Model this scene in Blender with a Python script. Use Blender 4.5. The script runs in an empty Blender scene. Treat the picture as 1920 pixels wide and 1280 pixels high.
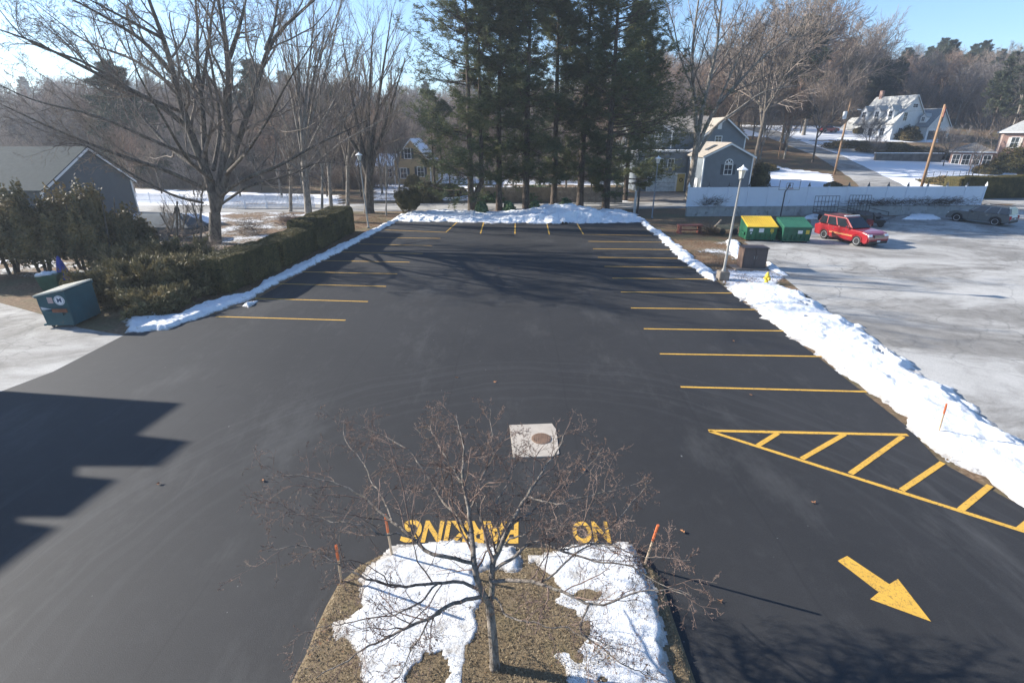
import bpy, bmesh, math, random
import numpy as np
from mathutils import Vector, Matrix
random.seed(7)
RNG = np.random.default_rng(11)
S = bpy.context.scene
C = S.collection
D = bpy.data
rad = math.radians

# ------------------------------------------------------------------ camera
CAM_H, PITCH, FPX = 7.75, rad(22.1), 959.0
cam = D.objects.new('camera', D.cameras.new('camera')); C.objects.link(cam)
cam.location = (0, 0, CAM_H); cam.rotation_euler = (math.pi/2-PITCH, 0, 0)
cam.data.sensor_width = 36; cam.data.lens = FPX/1920*36; cam.data.clip_end = 4000; cam.data.clip_start = .1
S.camera = cam
# ------------------------------------------------------------------ light
SUN_EL, SUN_AZ = rad(24.5), rad(15)        # azimuth measured from -X towards +Y
SUN = Vector((-math.cos(SUN_EL)*math.cos(SUN_AZ), math.cos(SUN_EL)*math.sin(SUN_AZ), math.sin(SUN_EL)))
w = D.worlds.new('World'); S.world = w; w.use_nodes = True
nt = w.node_tree; nt.nodes.clear()
sky = nt.nodes.new('ShaderNodeTexSky'); sky.sky_type = 'NISHITA'; sky.sun_disc = False
sky.sun_elevation = SUN_EL; sky.sun_rotation = math.atan2(SUN.x, SUN.y)
sky.air_density = 1.0; sky.dust_density = .35; sky.ozone_density = 1.6; sky.altitude = 50
bg = nt.nodes.new('ShaderNodeBackground'); bg.inputs[1].default_value = .088
wo = nt.nodes.new('ShaderNodeOutputWorld')
tn = nt.nodes.new('ShaderNodeMix'); tn.data_type = 'RGBA'; tn.blend_type = 'MULTIPLY'; tn.inputs[0].default_value = 1
tn.inputs[7].default_value = (.76, .94, 1.16, 1); nt.links.new(sky.outputs[0], tn.inputs[6]); nt.links.new(tn.outputs[2], bg.inputs[0]); nt.links.new(bg.outputs[0], wo.inputs[0])
sl = D.lights.new('sun', 'SUN'); sl.energy = 5.0; sl.angle = rad(.53); sl.color = (1, .94, .85)
so = D.objects.new('sun', sl); C.objects.link(so); so.rotation_euler = SUN.to_track_quat('Z', 'Y').to_euler()
S.view_settings.view_transform = 'Standard'; S.view_settings.look = 'None'
S.view_settings.gamma = 1; S.view_settings.exposure = 1.25
S.cycles.max_bounces = 6; S.cycles.transparent_max_bounces = 6; S.cycles.volume_bounces = 0

# ------------------------------------------------------------------ survey helpers
cp, sp = math.cos(PITCH), math.sin(PITCH)
def ray(px, py):
    u, v = (px-960)/FPX, (640-py)/FPX
    return Vector((u, cp+v*sp, -sp+v*cp))
def G(px, py, z=0.0):
    r = ray(px, py); t = (z-CAM_H)/r.z
    return Vector((r.x*t, r.y*t, z))
def AT(px, py, Y):
    r = ray(px, py); t = Y/r.y
    return Vector((r.x*t, Y, CAM_H+r.z*t))
def sm(x, a, b):
    t = np.clip((x-a)/(b-a), 0, 1); return t*t*(3-2*t)
def hz(x, y):
    x = np.asarray(x, float); y = np.asarray(y, float)
    return (6.0*sm(y, 70, 150)*sm(x, 14, 42) + (10.5+6.5*sm(x, -20, 90))*sm(y, 92, 265)
            + 9*sm(y, 170, 330)*sm(x, 40, 160) + 5*sm(y, 110, 200)*sm(-x, -30, 20)*sm(y, 90, 150)*0.6)
def GH(px, py, up=0):
    r = ray(px, py); t = 5.0
    while t < 900:
        p = Vector((0, 0, CAM_H))+r*t
        if p.z <= float(hz(p.x, p.y)): break
        t += .25+t*.002
    p.z = float(hz(p.x, p.y))+up
    return p

def hash2(i, j, s):
    n = (i*374761393 + j*668265263 + s*1442695041) & 0xFFFFFFFF
    n = ((n ^ (n >> 13))*1274126177) & 0xFFFFFFFF
    return ((n ^ (n >> 16)) & 0xFFFF)/65535.0
def vnoise(x, y, s=0):
    xi = np.floor(x).astype(np.int64); yi = np.floor(y).astype(np.int64)
    fx, fy = x-xi, y-yi; fx = fx*fx*(3-2*fx); fy = fy*fy*(3-2*fy)
    return (hash2(xi, yi, s)*(1-fx)*(1-fy)+hash2(xi+1, yi, s)*fx*(1-fy)
            + hash2(xi, yi+1, s)*(1-fx)*fy+hash2(xi+1, yi+1, s)*fx*fy)
def fbm(x, y, s=0, o=4):
    a, t, n = 1., 0., 0.
    for k in range(o):
        n = n+a*vnoise(x*2**k, y*2**k, s+k); t += a; a *= .5
    return n/t
def in_poly(x, y, P):
    c = np.zeros(x.shape, bool); n = len(P)
    for i in range(n):
        x1, y1 = P[i][0], P[i][1]; x2, y2 = P[i-1][0], P[i-1][1]
        k = ((y1 > y) != (y2 > y)) & (x < (x2-x1)*(y-y1)/((y2-y1) if y2 != y1 else 1e-9)+x1)
        c ^= k
    return c
def edge_dist(x, y, P):
    d = np.full(x.shape, 1e9); n = len(P)
    for i in range(n):
        ax, ay = P[i-1][0], P[i-1][1]; bx, by = P[i][0]-ax, P[i][1]-ay
        t = np.clip(((x-ax)*bx+(y-ay)*by)/(bx*bx+by*by+1e-9), 0, 1)
        d = np.minimum(d, np.hypot(x-ax-t*bx, y-ay-t*by))
    return d

# ------------------------------------------------------------------ materials
MATS = {}
def ramp(nt, fac, stops):
    r = nt.nodes.new('ShaderNodeValToRGB'); e = r.color_ramp.elements
    while len(e) < len(stops): e.new(.5)
    for k, (p, c) in enumerate(stops):
        e[k].position = p; e[k].color = (c[0], c[1], c[2], 1) if not isinstance(c, (int, float)) else (c, c, c, 1)
    nt.links.new(fac, r.inputs[0]); return r.outputs[0]
def new_mat(name):
    m = D.materials.new(name); m.use_nodes = True
    nt = m.node_tree; b = nt.nodes['Principled BSDF']
    g = nt.nodes.new('ShaderNodeNewGeometry')
    return m, nt, b, g.outputs['Position']
def noise(nt, vec, scale, det=4, rough=.55, stretch=None, dist=0):
    if stretch:
        mp = nt.nodes.new('ShaderNodeMapping'); mp.inputs['Scale'].default_value = stretch
        nt.links.new(vec, mp.inputs[0]); vec = mp.outputs[0]
    n = nt.nodes.new('ShaderNodeTexNoise'); n.inputs['Scale'].default_value = scale
    n.inputs['Detail'].default_value = det; n.inputs['Roughness'].default_value = rough
    n.inputs['Distortion'].default_value = dist
    nt.links.new(vec, n.inputs['Vector']); return n.outputs[0]
def mix(nt, fac, a, b, mode='MIX'):
    m = nt.nodes.new('ShaderNodeMix'); m.data_type = 'RGBA'; m.blend_type = mode
    for sock, v in ((m.inputs[0], fac), (m.inputs[6], a), (m.inputs[7], b)):
        if isinstance(v, (tuple, list)): sock.default_value = (*v[:3], 1)
        elif isinstance(v, (int, float)): sock.default_value = v
        else: nt.links.new(v, sock)
    return m.outputs[2]
def mth(nt, op, a, b=0.0, c=None, clamp=False):
    m = nt.nodes.new('ShaderNodeMath'); m.operation = op; m.use_clamp = clamp
    for k, v in enumerate((a, b) if c is None else (a, b, c)):
        if isinstance(v, (int, float)): m.inputs[k].default_value = v
        else: nt.links.new(v, m.inputs[k])
    return m.outputs[0]
def bump(nt, b, h, strength=.3, dist=.02):
    n = nt.nodes.new('ShaderNodeBump'); n.inputs['Strength'].default_value = strength
    n.inputs['Distance'].default_value = dist
    nt.links.new(h, n.inputs['Height']); nt.links.new(n.outputs[0], b.inputs['Normal'])
def M(name, col, rough=.7, var=.25, scale=3., metal=0, spec=.4, bmp=0, bscale=30, coat=0, dirt=None):
    """plain material with patchy variation"""
    if name in MATS: return MATS[name]
    m, nt, b, pos = new_mat(name)
    tc = nt.nodes.new('ShaderNodeTexCoord')
    v = tc.outputs['Object']
    n = noise(nt, v, scale, 5)
    c = ramp(nt, n, [(.25, tuple(x*(1-var) for x in col)), (.75, tuple(min(1, x*(1+var)) for x in col))])
    if dirt:
        n2 = noise(nt, v, dirt[1], 6, .65)
        c = mix(nt, ramp(nt, n2, [(dirt[2], 0.), (dirt[2]+.12, 1.)]), c, dirt[0])
    nt.links.new(c, b.inputs['Base Color'])
    b.inputs['Roughness'].default_value = rough; b.inputs['Metallic'].default_value = metal
    b.inputs['Specular IOR Level'].default_value = spec; b.inputs['Coat Weight'].default_value = coat
    if bmp: bump(nt, b, noise(nt, v, bscale, 4), bmp, .02)
    MATS[name] = m; return m
def leafmat(name, cols, scale=.9, rough=.65, trans=.12):
    if name in MATS: return MATS[name]
    m, nt, b, pos = new_mat(name)
    n = noise(nt, pos, scale, 4, .6); n2 = noise(nt, pos, 9, 2)
    f = mth(nt, 'ADD', mth(nt, 'MULTIPLY', n, .6), mth(nt, 'MULTIPLY', n2, .4))
    c = ramp(nt, f, [(.3, cols[0]), (.5, cols[1]), (.68, cols[2])])
    nt.links.new(c, b.inputs['Base Color']); b.inputs['Roughness'].default_value = rough
    b.inputs['Specular IOR Level'].default_value = .25
    tr = nt.nodes.new('ShaderNodeBsdfTranslucent'); nt.links.new(c, tr.inputs[0]); ms = nt.nodes.new('ShaderNodeMixShader'); ms.inputs[0].default_value = trans
    nt.links.new(b.outputs[0], ms.inputs[1]); nt.links.new(tr.outputs[0], ms.inputs[2]); nt.links.new(ms.outputs[0], nt.nodes['Material Output'].inputs[0])
    MATS[name] = m; return m
def siding(name, col, pitch=.14, var=.08, axis='Z'):
    m, nt, b, pos = new_mat(name)
    tc = nt.nodes.new('ShaderNodeTexCoord'); v = tc.outputs['Object']
    sx = nt.nodes.new('ShaderNodeSeparateXYZ'); nt.links.new(v, sx.inputs[0])
    f = mth(nt, 'FRACT', mth(nt, 'DIVIDE', sx.outputs[axis], pitch))
    n = noise(nt, v, 1.5, 5)
    c = ramp(nt, n, [(.3, tuple(x*(1-var) for x in col)), (.7, tuple(x*(1+var) for x in col))])
    c = mix(nt, ramp(nt, f, [(0, .55), (.1, 0.)]), c, tuple(x*.45 for x in col))
    nt.links.new(c, b.inputs['Base Color']); b.inputs['Roughness'].default_value = .7
    bump(nt, b, f, .5, .02); MATS[name] = m; return m
def brick(name):
    m, nt, b, pos = new_mat(name)
    tc = nt.nodes.new('ShaderNodeTexCoord'); v = tc.outputs['Object']
    mp = nt.nodes.new('ShaderNodeMapping'); mp.inputs['Rotation'].default_value = (rad(90), 0, 0)
    nt.links.new(v, mp.inputs[0])
    t = nt.nodes.new('ShaderNodeTexBrick'); nt.links.new(mp.outputs[0], t.inputs[0])
    t.inputs['Scale'].default_value = 1; t.inputs['Brick Width'].default_value = .22; t.inputs['Row Height'].default_value = .08
    t.inputs['Mortar Size'].default_value = .01
    t.inputs['Color1'].default_value = (.24, .10, .075, 1); t.inputs['Color2'].default_value = (.34, .17, .12, 1)
    t.inputs['Mortar'].default_value = (.4, .36, .32, 1)
    nt.links.new(t.outputs[0], b.inputs['Base Color']); b.inputs['Roughness'].default_value = .85
    MATS[name] = m; return m

def asphalt_new():
    m, nt, b, pos = new_mat('fresh asphalt')
    big = noise(nt, pos, .22, 5, .6, (1, .55, 1)); fine = noise(nt, pos, 55, 3, .7); mid = noise(nt, pos, 2.2, 5, .65)
    c = ramp(nt, big, [(.3, (.0125, .0128, .0135)), (.7, (.025, .0248, .025))])
    c = mix(nt, ramp(nt, fine, [(.35, 0.), (.8, .55)]), c, (.055, .055, .057))
    c = mix(nt, ramp(nt, mid, [(.5, 0.), (.75, .2)]), c, (.055, .055, .056))
    # scuffs from turning tyres: rings round a point beside the island
    d = nt.nodes.new('ShaderNodeVectorMath'); d.operation = 'DISTANCE'; d.inputs[1].default_value = (0.8, 6.2, 0)
    nt.links.new(pos, d.inputs[0])
    w1 = nt.nodes.new('ShaderNodeTexNoise'); w1.noise_dimensions = '1D'; w1.inputs['Scale'].default_value = 3.2; w1.inputs['Detail'].default_value = 3
    nt.links.new(mth(nt, 'ADD', d.outputs['Value'], mth(nt, 'MULTIPLY', noise(nt, pos, .35, 2), .9)), w1.inputs['W'])
    band = mth(nt, 'MULTIPLY', ramp(nt, mth(nt, 'DIVIDE', d.outputs['Value'], 20), [(.36, 0.), (.44, 1.), (.52, 1.), (.58, 0.)]),
               ramp(nt, w1.outputs[0], [(.52, 0.), (.66, 1.)]))
    c = mix(nt, mth(nt, 'MULTIPLY', band, .065), c, (.16, .165, .17))
    # salt drag marks, long and thin
    st = noise(nt, pos, .5, 6, .7, (2.6, .32, 1), .4)
    c = mix(nt, ramp(nt, st, [(.62, 0.), (.80, .22)]), c, (.14, .14, .142))
    spk = noise(nt, pos, 9, 1)
    c = mix(nt, ramp(nt, spk, [(.80, 0.), (.83, .6)]), c, (.3, .3, .3))
    nt.links.new(c, b.inputs['Base Color'])
    sx = nt.nodes.new('ShaderNodeSeparateXYZ'); nt.links.new(pos, sx.inputs[0])
    xs = mth(nt, 'ADD', sx.outputs['X'], mth(nt, 'MULTIPLY', noise(nt, pos, .4, 3), .25))
    seam = mth(nt, 'ABSOLUTE', mth(nt, 'SUBTRACT', mth(nt, 'FRACT', mth(nt, 'DIVIDE', xs, 3.7)), .5))
    c = mix(nt, ramp(nt, seam, [(.0, .25), (.010, 0.)]), c, (.007, .007, .008))
    oil = noise(nt, pos, 1.3, 3, .5)
    c = mix(nt, ramp(nt, oil, [(.70, 0.), (.80, .6)]), c, (.008, .008, .009))
    salt = noise(nt, pos, .28, 8, .75, (1.3, .5, 1))
    c = mix(nt, ramp(nt, salt, [(.53, 0.), (.72, .5)]), c, (.085, .085, .083))
    nt.links.new(c, b.inputs['Base Color'])
    b.inputs['Roughness'].default_value = .74; b.inputs['Specular IOR Level'].default_value = .34
    bump(nt, b, fine, .35, .01); return m
def asphalt_old():
    m, nt, b, pos = new_mat('old salted asphalt')
    fine = noise(nt, pos, 40, 3, .7); salt = noise(nt, pos, .13, 7, .68, (1, 1.4, 1), .8); mid = noise(nt, pos, 1.1, 6, .7)
    c = ramp(nt, mid, [(.3, (.18, .168, .15)), (.7, (.30, .285, .26))])
    c = mix(nt, ramp(nt, salt, [(.43, 0.), (.56, .6), (.74, .95)]), c, (.58, .565, .53))
    c = mix(nt, ramp(nt, fine, [(.3, .5), (.55, 0.)]), c, (.11, .11, .105))
    vo = nt.nodes.new('ShaderNodeTexVoronoi'); vo.feature = 'DISTANCE_TO_EDGE'; vo.inputs['Scale'].default_value = .55
    wp = mix(nt, .75, pos, noise_col(nt, pos, .9), 'ADD'); nt.links.new(wp, vo.inputs['Vector'])
    msk = ramp(nt, noise(nt, pos, .09, 3), [(.46, 0.), (.56, 1.)])
    crack = mth(nt, 'MULTIPLY', ramp(nt, vo.outputs['Distance'], [(.006, 1.), (.022, 0.)]), msk)
    v2 = nt.nodes.new('ShaderNodeTexVoronoi'); v2.feature = 'DISTANCE_TO_EDGE'; v2.inputs['Scale'].default_value = .16
    nt.links.new(mix(nt, 1., pos, mix(nt, 1., noise_col(nt, pos, .25), noise_col(nt, pos, .7), 'ADD'), 'ADD'), v2.inputs['Vector'])
    crack = mth(nt, 'MAXIMUM', crack, mth(nt, 'MULTIPLY', ramp(nt, v2.outputs['Distance'], [(.002, 1.), (.006, 0.)]), .6))
    c = mix(nt, mth(nt, 'MULTIPLY', crack, .5), c, (.07, .07, .065))
    nt.links.new(c, b.inputs['Base Color']); b.inputs['Roughness'].default_value = .85
    b.inputs['Specular IOR Level'].default_value = .3
    bump(nt, b, fine, .4, .01); return m
def noise_col(nt, vec, scale):
    n = nt.nodes.new('ShaderNodeTexNoise'); n.inputs['Scale'].default_value = scale; n.inputs['Detail'].default_value = 3
    nt.links.new(vec, n.inputs['Vector']); return n.outputs['Color']
def ground_mat():
    m, nt, b, pos = new_mat('leaf litter and thin snow')
    at = nt.nodes.new('ShaderNodeAttribute'); at.attribute_name = 'snow'
    a = noise(nt, pos, .35, 8, .7); f = noise(nt, pos, 7, 5, .7); g = noise(nt, pos, 30, 2)
    c = ramp(nt, f, [(.3, (.07, .045, .028)), (.48, (.17, .11, .065)), (.7, (.30, .21, .135))])
    c = mix(nt, ramp(nt, a, [(.45, 0.), (.6, .7)]), c, (.12, .115, .06))
    th = mth(nt, 'ADD', mth(nt, 'MULTIPLY', a, .6), mth(nt, 'MULTIPLY', f, .4))
    k = mth(nt, 'ADD', mth(nt, 'SUBTRACT', th, .92), at.outputs['Fac'])
    k = ramp(nt, mth(nt, 'MULTIPLY', k, 1), [(.0, 0.), (.07, 1.)])
    c = mix(nt, k, c, (.80, .81, .83))
    nt.links.new(c, b.inputs['Base Color']); b.inputs['Roughness'].default_value = .9
    b.inputs['Specular IOR Level'].default_value = .2
    bump(nt, b, mth(nt, 'ADD', f, mth(nt, 'MULTIPLY', k, .5)), .8, .06); return m
def snow_mat():
    m, nt, b, pos = new_mat('old plowed snow')
    f = noise(nt, pos, 5, 7, .7); g = noise(nt, pos, 1.1, 5, .6)
    c = ramp(nt, f, [(.3, (.74, .77, .80)), (.55, (.86, .87, .88))])
    at = nt.nodes.new('ShaderNodeAttribute'); at.attribute_name = 'thin'; dn = noise(nt, pos, 3.1, 8, .8)
    c = mix(nt, ramp(nt, noise(nt, pos, 2.3, 7, .75), [(.60, 0.), (.70, .8)]), c, (.33, .28, .22))
    c = mix(nt, ramp(nt, mth(nt, 'ADD', mth(nt, 'MULTIPLY', at.outputs['Fac'], .45), dn), [(.78, 0.), (.95, .8)]), c, (.36, .32, .27))
    c = mix(nt, ramp(nt, noise(nt, pos, 38, 2, .6), [(.66, 0.), (.72, .45)]), c, (.40, .36, .31))
    nt.links.new(c, b.inputs['Base Color']); b.inputs['Roughness'].default_value = .75
    b.inputs['Specular IOR Level'].default_value = .25
    bump(nt, b, mth(nt, 'ADD', mth(nt, 'ADD', f, g), mth(nt, 'MULTIPLY', noise(nt, pos, 26, 5, .8), .35)), 1., .10); return m
def grass_mat():
    m, nt, b, pos = new_mat('dormant grass')
    f = noise(nt, pos, 38, 6, .8, (1, .6, 1)); g = noise(nt, pos, 1.0, 4)
    c = ramp(nt, f, [(.3, (.15, .112, .072)), (.5, (.25, .19, .12)), (.72, (.36, .29, .19))])
    c = mix(nt, ramp(nt, g, [(.55, 0.), (.75, .5)]), c, (.14, .135, .06))
    nt.links.new(c, b.inputs['Base Color']); b.inputs['Roughness'].default_value = .95
    b.inputs['Specular IOR Level'].default_value = .1
    bump(nt, b, f, 1, .06); return m
def paint_mat(name='yellow road paint', col=(.72, .41, .055)):
    m, nt, b, pos = new_mat(name)
    n = noise(nt, pos, 18, 6, .8); g = noise(nt, pos, 1.7, 3)
    c = ramp(nt, g, [(.3, tuple(x*.85 for x in col)), (.7, col)])
    c = mix(nt, ramp(nt, n, [(.36, .8), (.47, 0.)]), c, (.06, .055, .04))
    c = mix(nt, ramp(nt, noise(nt, pos, 60, 3, .8), [(.35, .5), (.5, 0.)]), c, (.2, .13, .04))
    nt.links.new(c, b.inputs['Base Color']); b.inputs['Roughness'].default_value = .7; return m
def bark_mat(name, a, bb, sc=6):
    if name in MATS: return MATS[name]
    m, nt, b, pos = new_mat(name)
    n = noise(nt, pos, sc, 6, .7, (1, 1, .35)); l = noise(nt, pos, 2.5, 5, .7)
    c = ramp(nt, n, [(.36, tuple(v*.7 for v in a)), (.62, bb)])
    c = mix(nt, ramp(nt, l, [(.55, 0.), (.7, .45)]), c, (.22, .24, .18))
    nt.links.new(c, b.inputs['Base Color']); b.inputs['Roughness'].default_value = .9
    b.inputs['Specular IOR Level'].default_value = .2
    bump(nt, b, n, 1., .07); MATS[name] = m; return m
def shingle(name, col, snow=0.):
    m, nt, b, pos = new_mat(name)
    tc = nt.nodes.new('ShaderNodeTexCoord'); v = tc.outputs['Object']
    sx = nt.nodes.new('ShaderNodeSeparateXYZ'); nt.links.new(v, sx.inputs[0])
    f = mth(nt, 'FRACT', mth(nt, 'DIVIDE', sx.outputs['Z'], .11))
    n = noise(nt, v, 3, 6, .7)
    c = ramp(nt, n, [(.3, tuple(x*.75 for x in col)), (.7, tuple(x*1.25 for x in col))])
    c = mix(nt, ramp(nt, f, [(0, .5), (.2, 0.)]), c, tuple(x*.5 for x in col))
    if snow: c = mix(nt, ramp(nt, noise(nt, v, .5, 4), [(1-snow-.1, 0.), (1-snow, 1.)]), c, (.8, .82, .85))
    nt.links.new(c, b.inputs['Base Color']); b.inputs['Roughness'].default_value = .9
    b.inputs['Specular IOR Level'].default_value = .2
    bump(nt, b, f, .4, .02); MATS[name] = m; return m
def glassy(name, col=(.03, .04, .05)):
    if name in MATS: return MATS[name]
    m, nt, b, pos = new_mat(name); b.inputs['Base Color'].default_value = (*col, 1)
    b.inputs['Roughness'].default_value = .08; b.inputs['Specular IOR Level'].default_value = .6
    MATS[name] = m; return m

# ------------------------------------------------------------------ mesh helpers
def np_mesh(name, V, F, mat=None, smooth=False, attr=None):
    """V (n,3); F (m,3|4) int or list of such arrays"""
    me = D.meshes.new(name)
    Fs = F if isinstance(F, list) else [F]
    Fs = [np.asarray(f, np.int32) for f in Fs if len(f)]
    V = np.asarray(V, np.float32)
    me.vertices.add(len(V)); me.vertices.foreach_set('co', V.ravel())
    tot = np.concatenate([np.full(len(f), f.shape[1], np.int32) for f in Fs])
    idx = np.concatenate([f.ravel() for f in Fs])
    st = np.concatenate([[0], np.cumsum(tot)[:-1]]).astype(np.int32)
    me.loops.add(len(idx)); me.loops.foreach_set('vertex_index', idx)
    me.polygons.add(len(tot)); me.polygons.foreach_set('loop_start', st); me.polygons.foreach_set('loop_total', tot)
    if smooth: me.polygons.foreach_set('use_smooth', np.ones(len(tot), bool))
    me.update(calc_edges=True)
    if attr is not None:
        a = me.attributes.new(attr[0], 'FLOAT', 'POINT'); a.data.foreach_set('value', np.asarray(attr[1], np.float32))
    if mat: me.materials.append(mat)
    return me
def tag(o, label=None, cat=None, group=None, kind=None):
    if label: o['label'] = label
    if cat: o['category'] = cat
    if group: o['group'] = group
    if kind: o['kind'] = kind
    return o
def link(name, me, parent=None, loc=None):
    o = D.objects.new(name, me); C.objects.link(o)
    if parent is not None: o.parent = parent
    if loc is not None: o.location = loc
    return o
def empty(name, loc, rz=0, label=None, cat=None, group=None):
    o = D.objects.new(name, None); C.objects.link(o); o.location = loc; o.rotation_euler = (0, 0, rz)
    o.empty_display_size = .3
    return tag(o, label, cat, group)
def dup(root, loc=None, rz=None, scale=None, label=None, group=None):
    r = root.copy(); C.objects.link(r)
    if loc is not None: r.location = loc
    if rz is not None: r.rotation_euler = (0, 0, rz)
    if scale is not None: r.scale = scale if hasattr(scale, '__len__') else (scale,)*3
    if label: r['label'] = label
    if group: r['group'] = group
    for ch in list(root.children):
        c = ch.copy(); C.objects.link(c); c.parent = r
        for g in ch.children:
            d = g.copy(); C.objects.link(d); d.parent = c
    return r
class MB:
    def __init__(s): s.v = []; s.f = []
    def add(s, V, F):
        n = len(s.v); s.v += [tuple(p) for p in V]; s.f += [tuple(i+n for i in f) for f in F]; return s
    def box(s, x0, x1, y0, y1, z0, z1):
        return s.add([(x0,y0,z0),(x1,y0,z0),(x1,y1,z0),(x0,y1,z0),(x0,y0,z1),(x1,y0,z1),(x1,y1,z1),(x0,y1,z1)],
                     [(0,3,2,1),(4,5,6,7),(0,1,5,4),(1,2,6,5),(2,3,7,6),(3,0,4,7)])
    def extrude(s, P, d):
        n = len(P); d = Vector(d); P = [Vector(p) for p in P]
        return s.add(P+[p+d for p in P], [tuple(range(n))[::-1], tuple(range(n, 2*n))]+[(i, (i+1) % n, (i+1) % n+n, i+n) for i in range(n)])
    def hull8(s, B, T):
        """frustum from 4 bottom and 4 top points (ccw)"""
        return s.add(list(B)+list(T), [(0,3,2,1),(4,5,6,7),(0,1,5,4),(1,2,6,5),(2,3,7,6),(3,0,4,7)])
    def tube(s, pts, r, n=8):
        pts = [Vector(p) for p in pts]; r = r if hasattr(r, '__len__') else [r]*len(pts); V = []; F = []
        for i, p in enumerate(pts):
            t = (pts[min(i+1, len(pts)-1)]-pts[max(i-1, 0)]).normalized()
            a = t.cross(Vector((0, 0, 1)) if abs(t.z) < .9 else Vector((1, 0, 0))).normalized(); b = t.cross(a)
            V += [p+(a*math.cos(k*2*math.pi/n)+b*math.sin(k*2*math.pi/n))*r[i] for k in range(n)]
        for i in range(len(pts)-1):
            F += [(i*n+k, i*n+(k+1) % n, (i+1)*n+(k+1) % n, (i+1)*n+k) for k in range(n)]
        F += [tuple(range(n))[::-1], tuple((len(pts)-1)*n+k for k in range(n))]
        return s.add(V, F)
    def lathe(s, prof, c=(0, 0, 0), n=16, axis='Z'):
        V = []; F = []
        for (r, z) in prof:
            for k in range(n):
                a = 2*math.pi*k/n; x, y = r*math.cos(a), r*math.sin(a)
                V.append((c[0]+x, c[1]+y, c[2]+z) if axis == 'Z' else ((c[0]+x, c[1]+z, c[2]+y) if axis == 'Y' else (c[0]+z, c[1]+x, c[2]+y)))
        for i in range(len(prof)-1):
            F += [(i*n+k, i*n+(k+1) % n, (i+1)*n+(k+1) % n, (i+1)*n+k) for k in range(n)]
        F += [tuple(range(n))[::-1], tuple((len(prof)-1)*n+k for k in range(n))]
        return s.add(V, F)
    def build(s, name, mat, parent=None, bevel=0, seg=2, smooth=False, loc=None):
        me = D.meshes.new(name); me.from_pydata(s.v, [], s.f)
        bm = bmesh.new(); bm.from_mesh(me)
        bmesh.ops.recalc_face_normals(bm, faces=bm.faces)
        if bevel:
            es = [e for e in bm.edges if len(e.link_faces) == 2 and e.calc_face_angle(0) > .4]
            bmesh.ops.bevel(bm, geom=es, offset=bevel, segments=seg, affect='EDGES', clamp_overlap=True)
        for f in bm.faces: f.smooth = smooth
        bm.to_mesh(me); bm.free(); me.materials.append(mat)
        return link(name, me, parent, loc)

# ------------------------------------------------------------------ foliage and branches
def tubes(P, R, s):
    n, k, _ = P.shape
    T = np.gradient(P, axis=1); T /= np.linalg.norm(T, axis=2, keepdims=True)+1e-9
    ref = np.where(np.abs(T[:, :1, 2:3]) < .9, np.array([[[0, 0, 1.]]]), np.array([[[1., 0, 0]]]))
    A = np.cross(T, np.broadcast_to(ref, T.shape)); A /= np.linalg.norm(A, axis=2, keepdims=True)+1e-9
    B = np.cross(T, A); th = np.arange(s)*2*np.pi/s
    V = P[:, :, None]+R[:, :, None, None]*(A[:, :, None]*np.cos(th)[None, None, :, None]+B[:, :, None]*np.sin(th)[None, None, :, None])
    i = np.arange(n)[:, None, None]*k*s; j = np.arange(k-1)[None, :, None]*s; q = np.arange(s)[None, None, :]; q2 = (q+1) % s
    F = np.stack([i+j+q, i+j+q2, i+j+s+q2, i+j+s+q], -1).reshape(-1, 4)
    return V.reshape(-1, 3), F
def merge(parts):
    Vs = []; Fs = []; n = 0
    for V, F in parts: Vs.append(V); Fs.append(F+n); n += len(V)
    return np.concatenate(Vs), np.concatenate(Fs)
def grow(P, R, nper, t0, t1, ang, lenf, rf, k, wander, up, rng, rmin=.004, taper=.35, flat=1.):
    n, K, _ = P.shape
    L = np.linalg.norm(np.diff(P, axis=1), axis=2).sum(1)
    idx = np.repeat(np.arange(n), nper); m = len(idx)
    t = t0+(t1-t0)*((np.tile(np.arange(nper), n)+rng.random(m))/nper)
    f = t*(K-1); i0 = np.clip(f.astype(int), 0, K-2); fr = (f-i0)[:, None]
    p = P[idx, i0]*(1-fr)+P[idx, i0+1]*fr
    r = (R[idx, i0]*(1-fr[:, 0])+R[idx, i0+1]*fr[:, 0])
    T = P[idx, i0+1]-P[idx, i0]; T /= np.linalg.norm(T, axis=1, keepdims=True)+1e-9
    q = rng.normal(size=(m, 3)); q[:, 2] *= flat; q -= (q*T).sum(1, keepdims=True)*T; q /= np.linalg.norm(q, axis=1, keepdims=True)+1e-9
    a = (ang*(.7+.6*rng.random(m)))[:, None]
    d = T*np.cos(a)+q*np.sin(a)
    ln = L[idx]*lenf*(1.15-.65*t)*(.6+.8*rng.random(m))
    st = (ln/(k-1))[:, None]; out_P = [p]
    for s in range(k-1):
        d = d+wander*rng.normal(size=(m, 3)); d[:, 2] += up
        d /= np.linalg.norm(d, axis=1, keepdims=True)+1e-9
        p = p+d*st; out_P.append(p)
    r0 = np.maximum(r*rf, rmin)
    RR = r0[:, None]*(1-(1-taper)*np.linspace(0, 1, k))[None]
    return np.stack(out_P, 1), np.maximum(RR, rmin*.6)
def resample(pts, k):
    """Catmull-ish smooth polyline through pts -> k points"""
    A = np.array([tuple(p) for p in pts], float); d = np.concatenate([[0], np.cumsum(np.linalg.norm(np.diff(A, axis=0), axis=1))])
    u = np.linspace(0, d[-1], k); B = np.stack([np.interp(u, d, A[:, c]) for c in range(3)], 1)
    for _ in range(2): B[1:-1] = (B[:-2]+2*B[1:-1]+B[2:])/4
    return B
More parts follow.
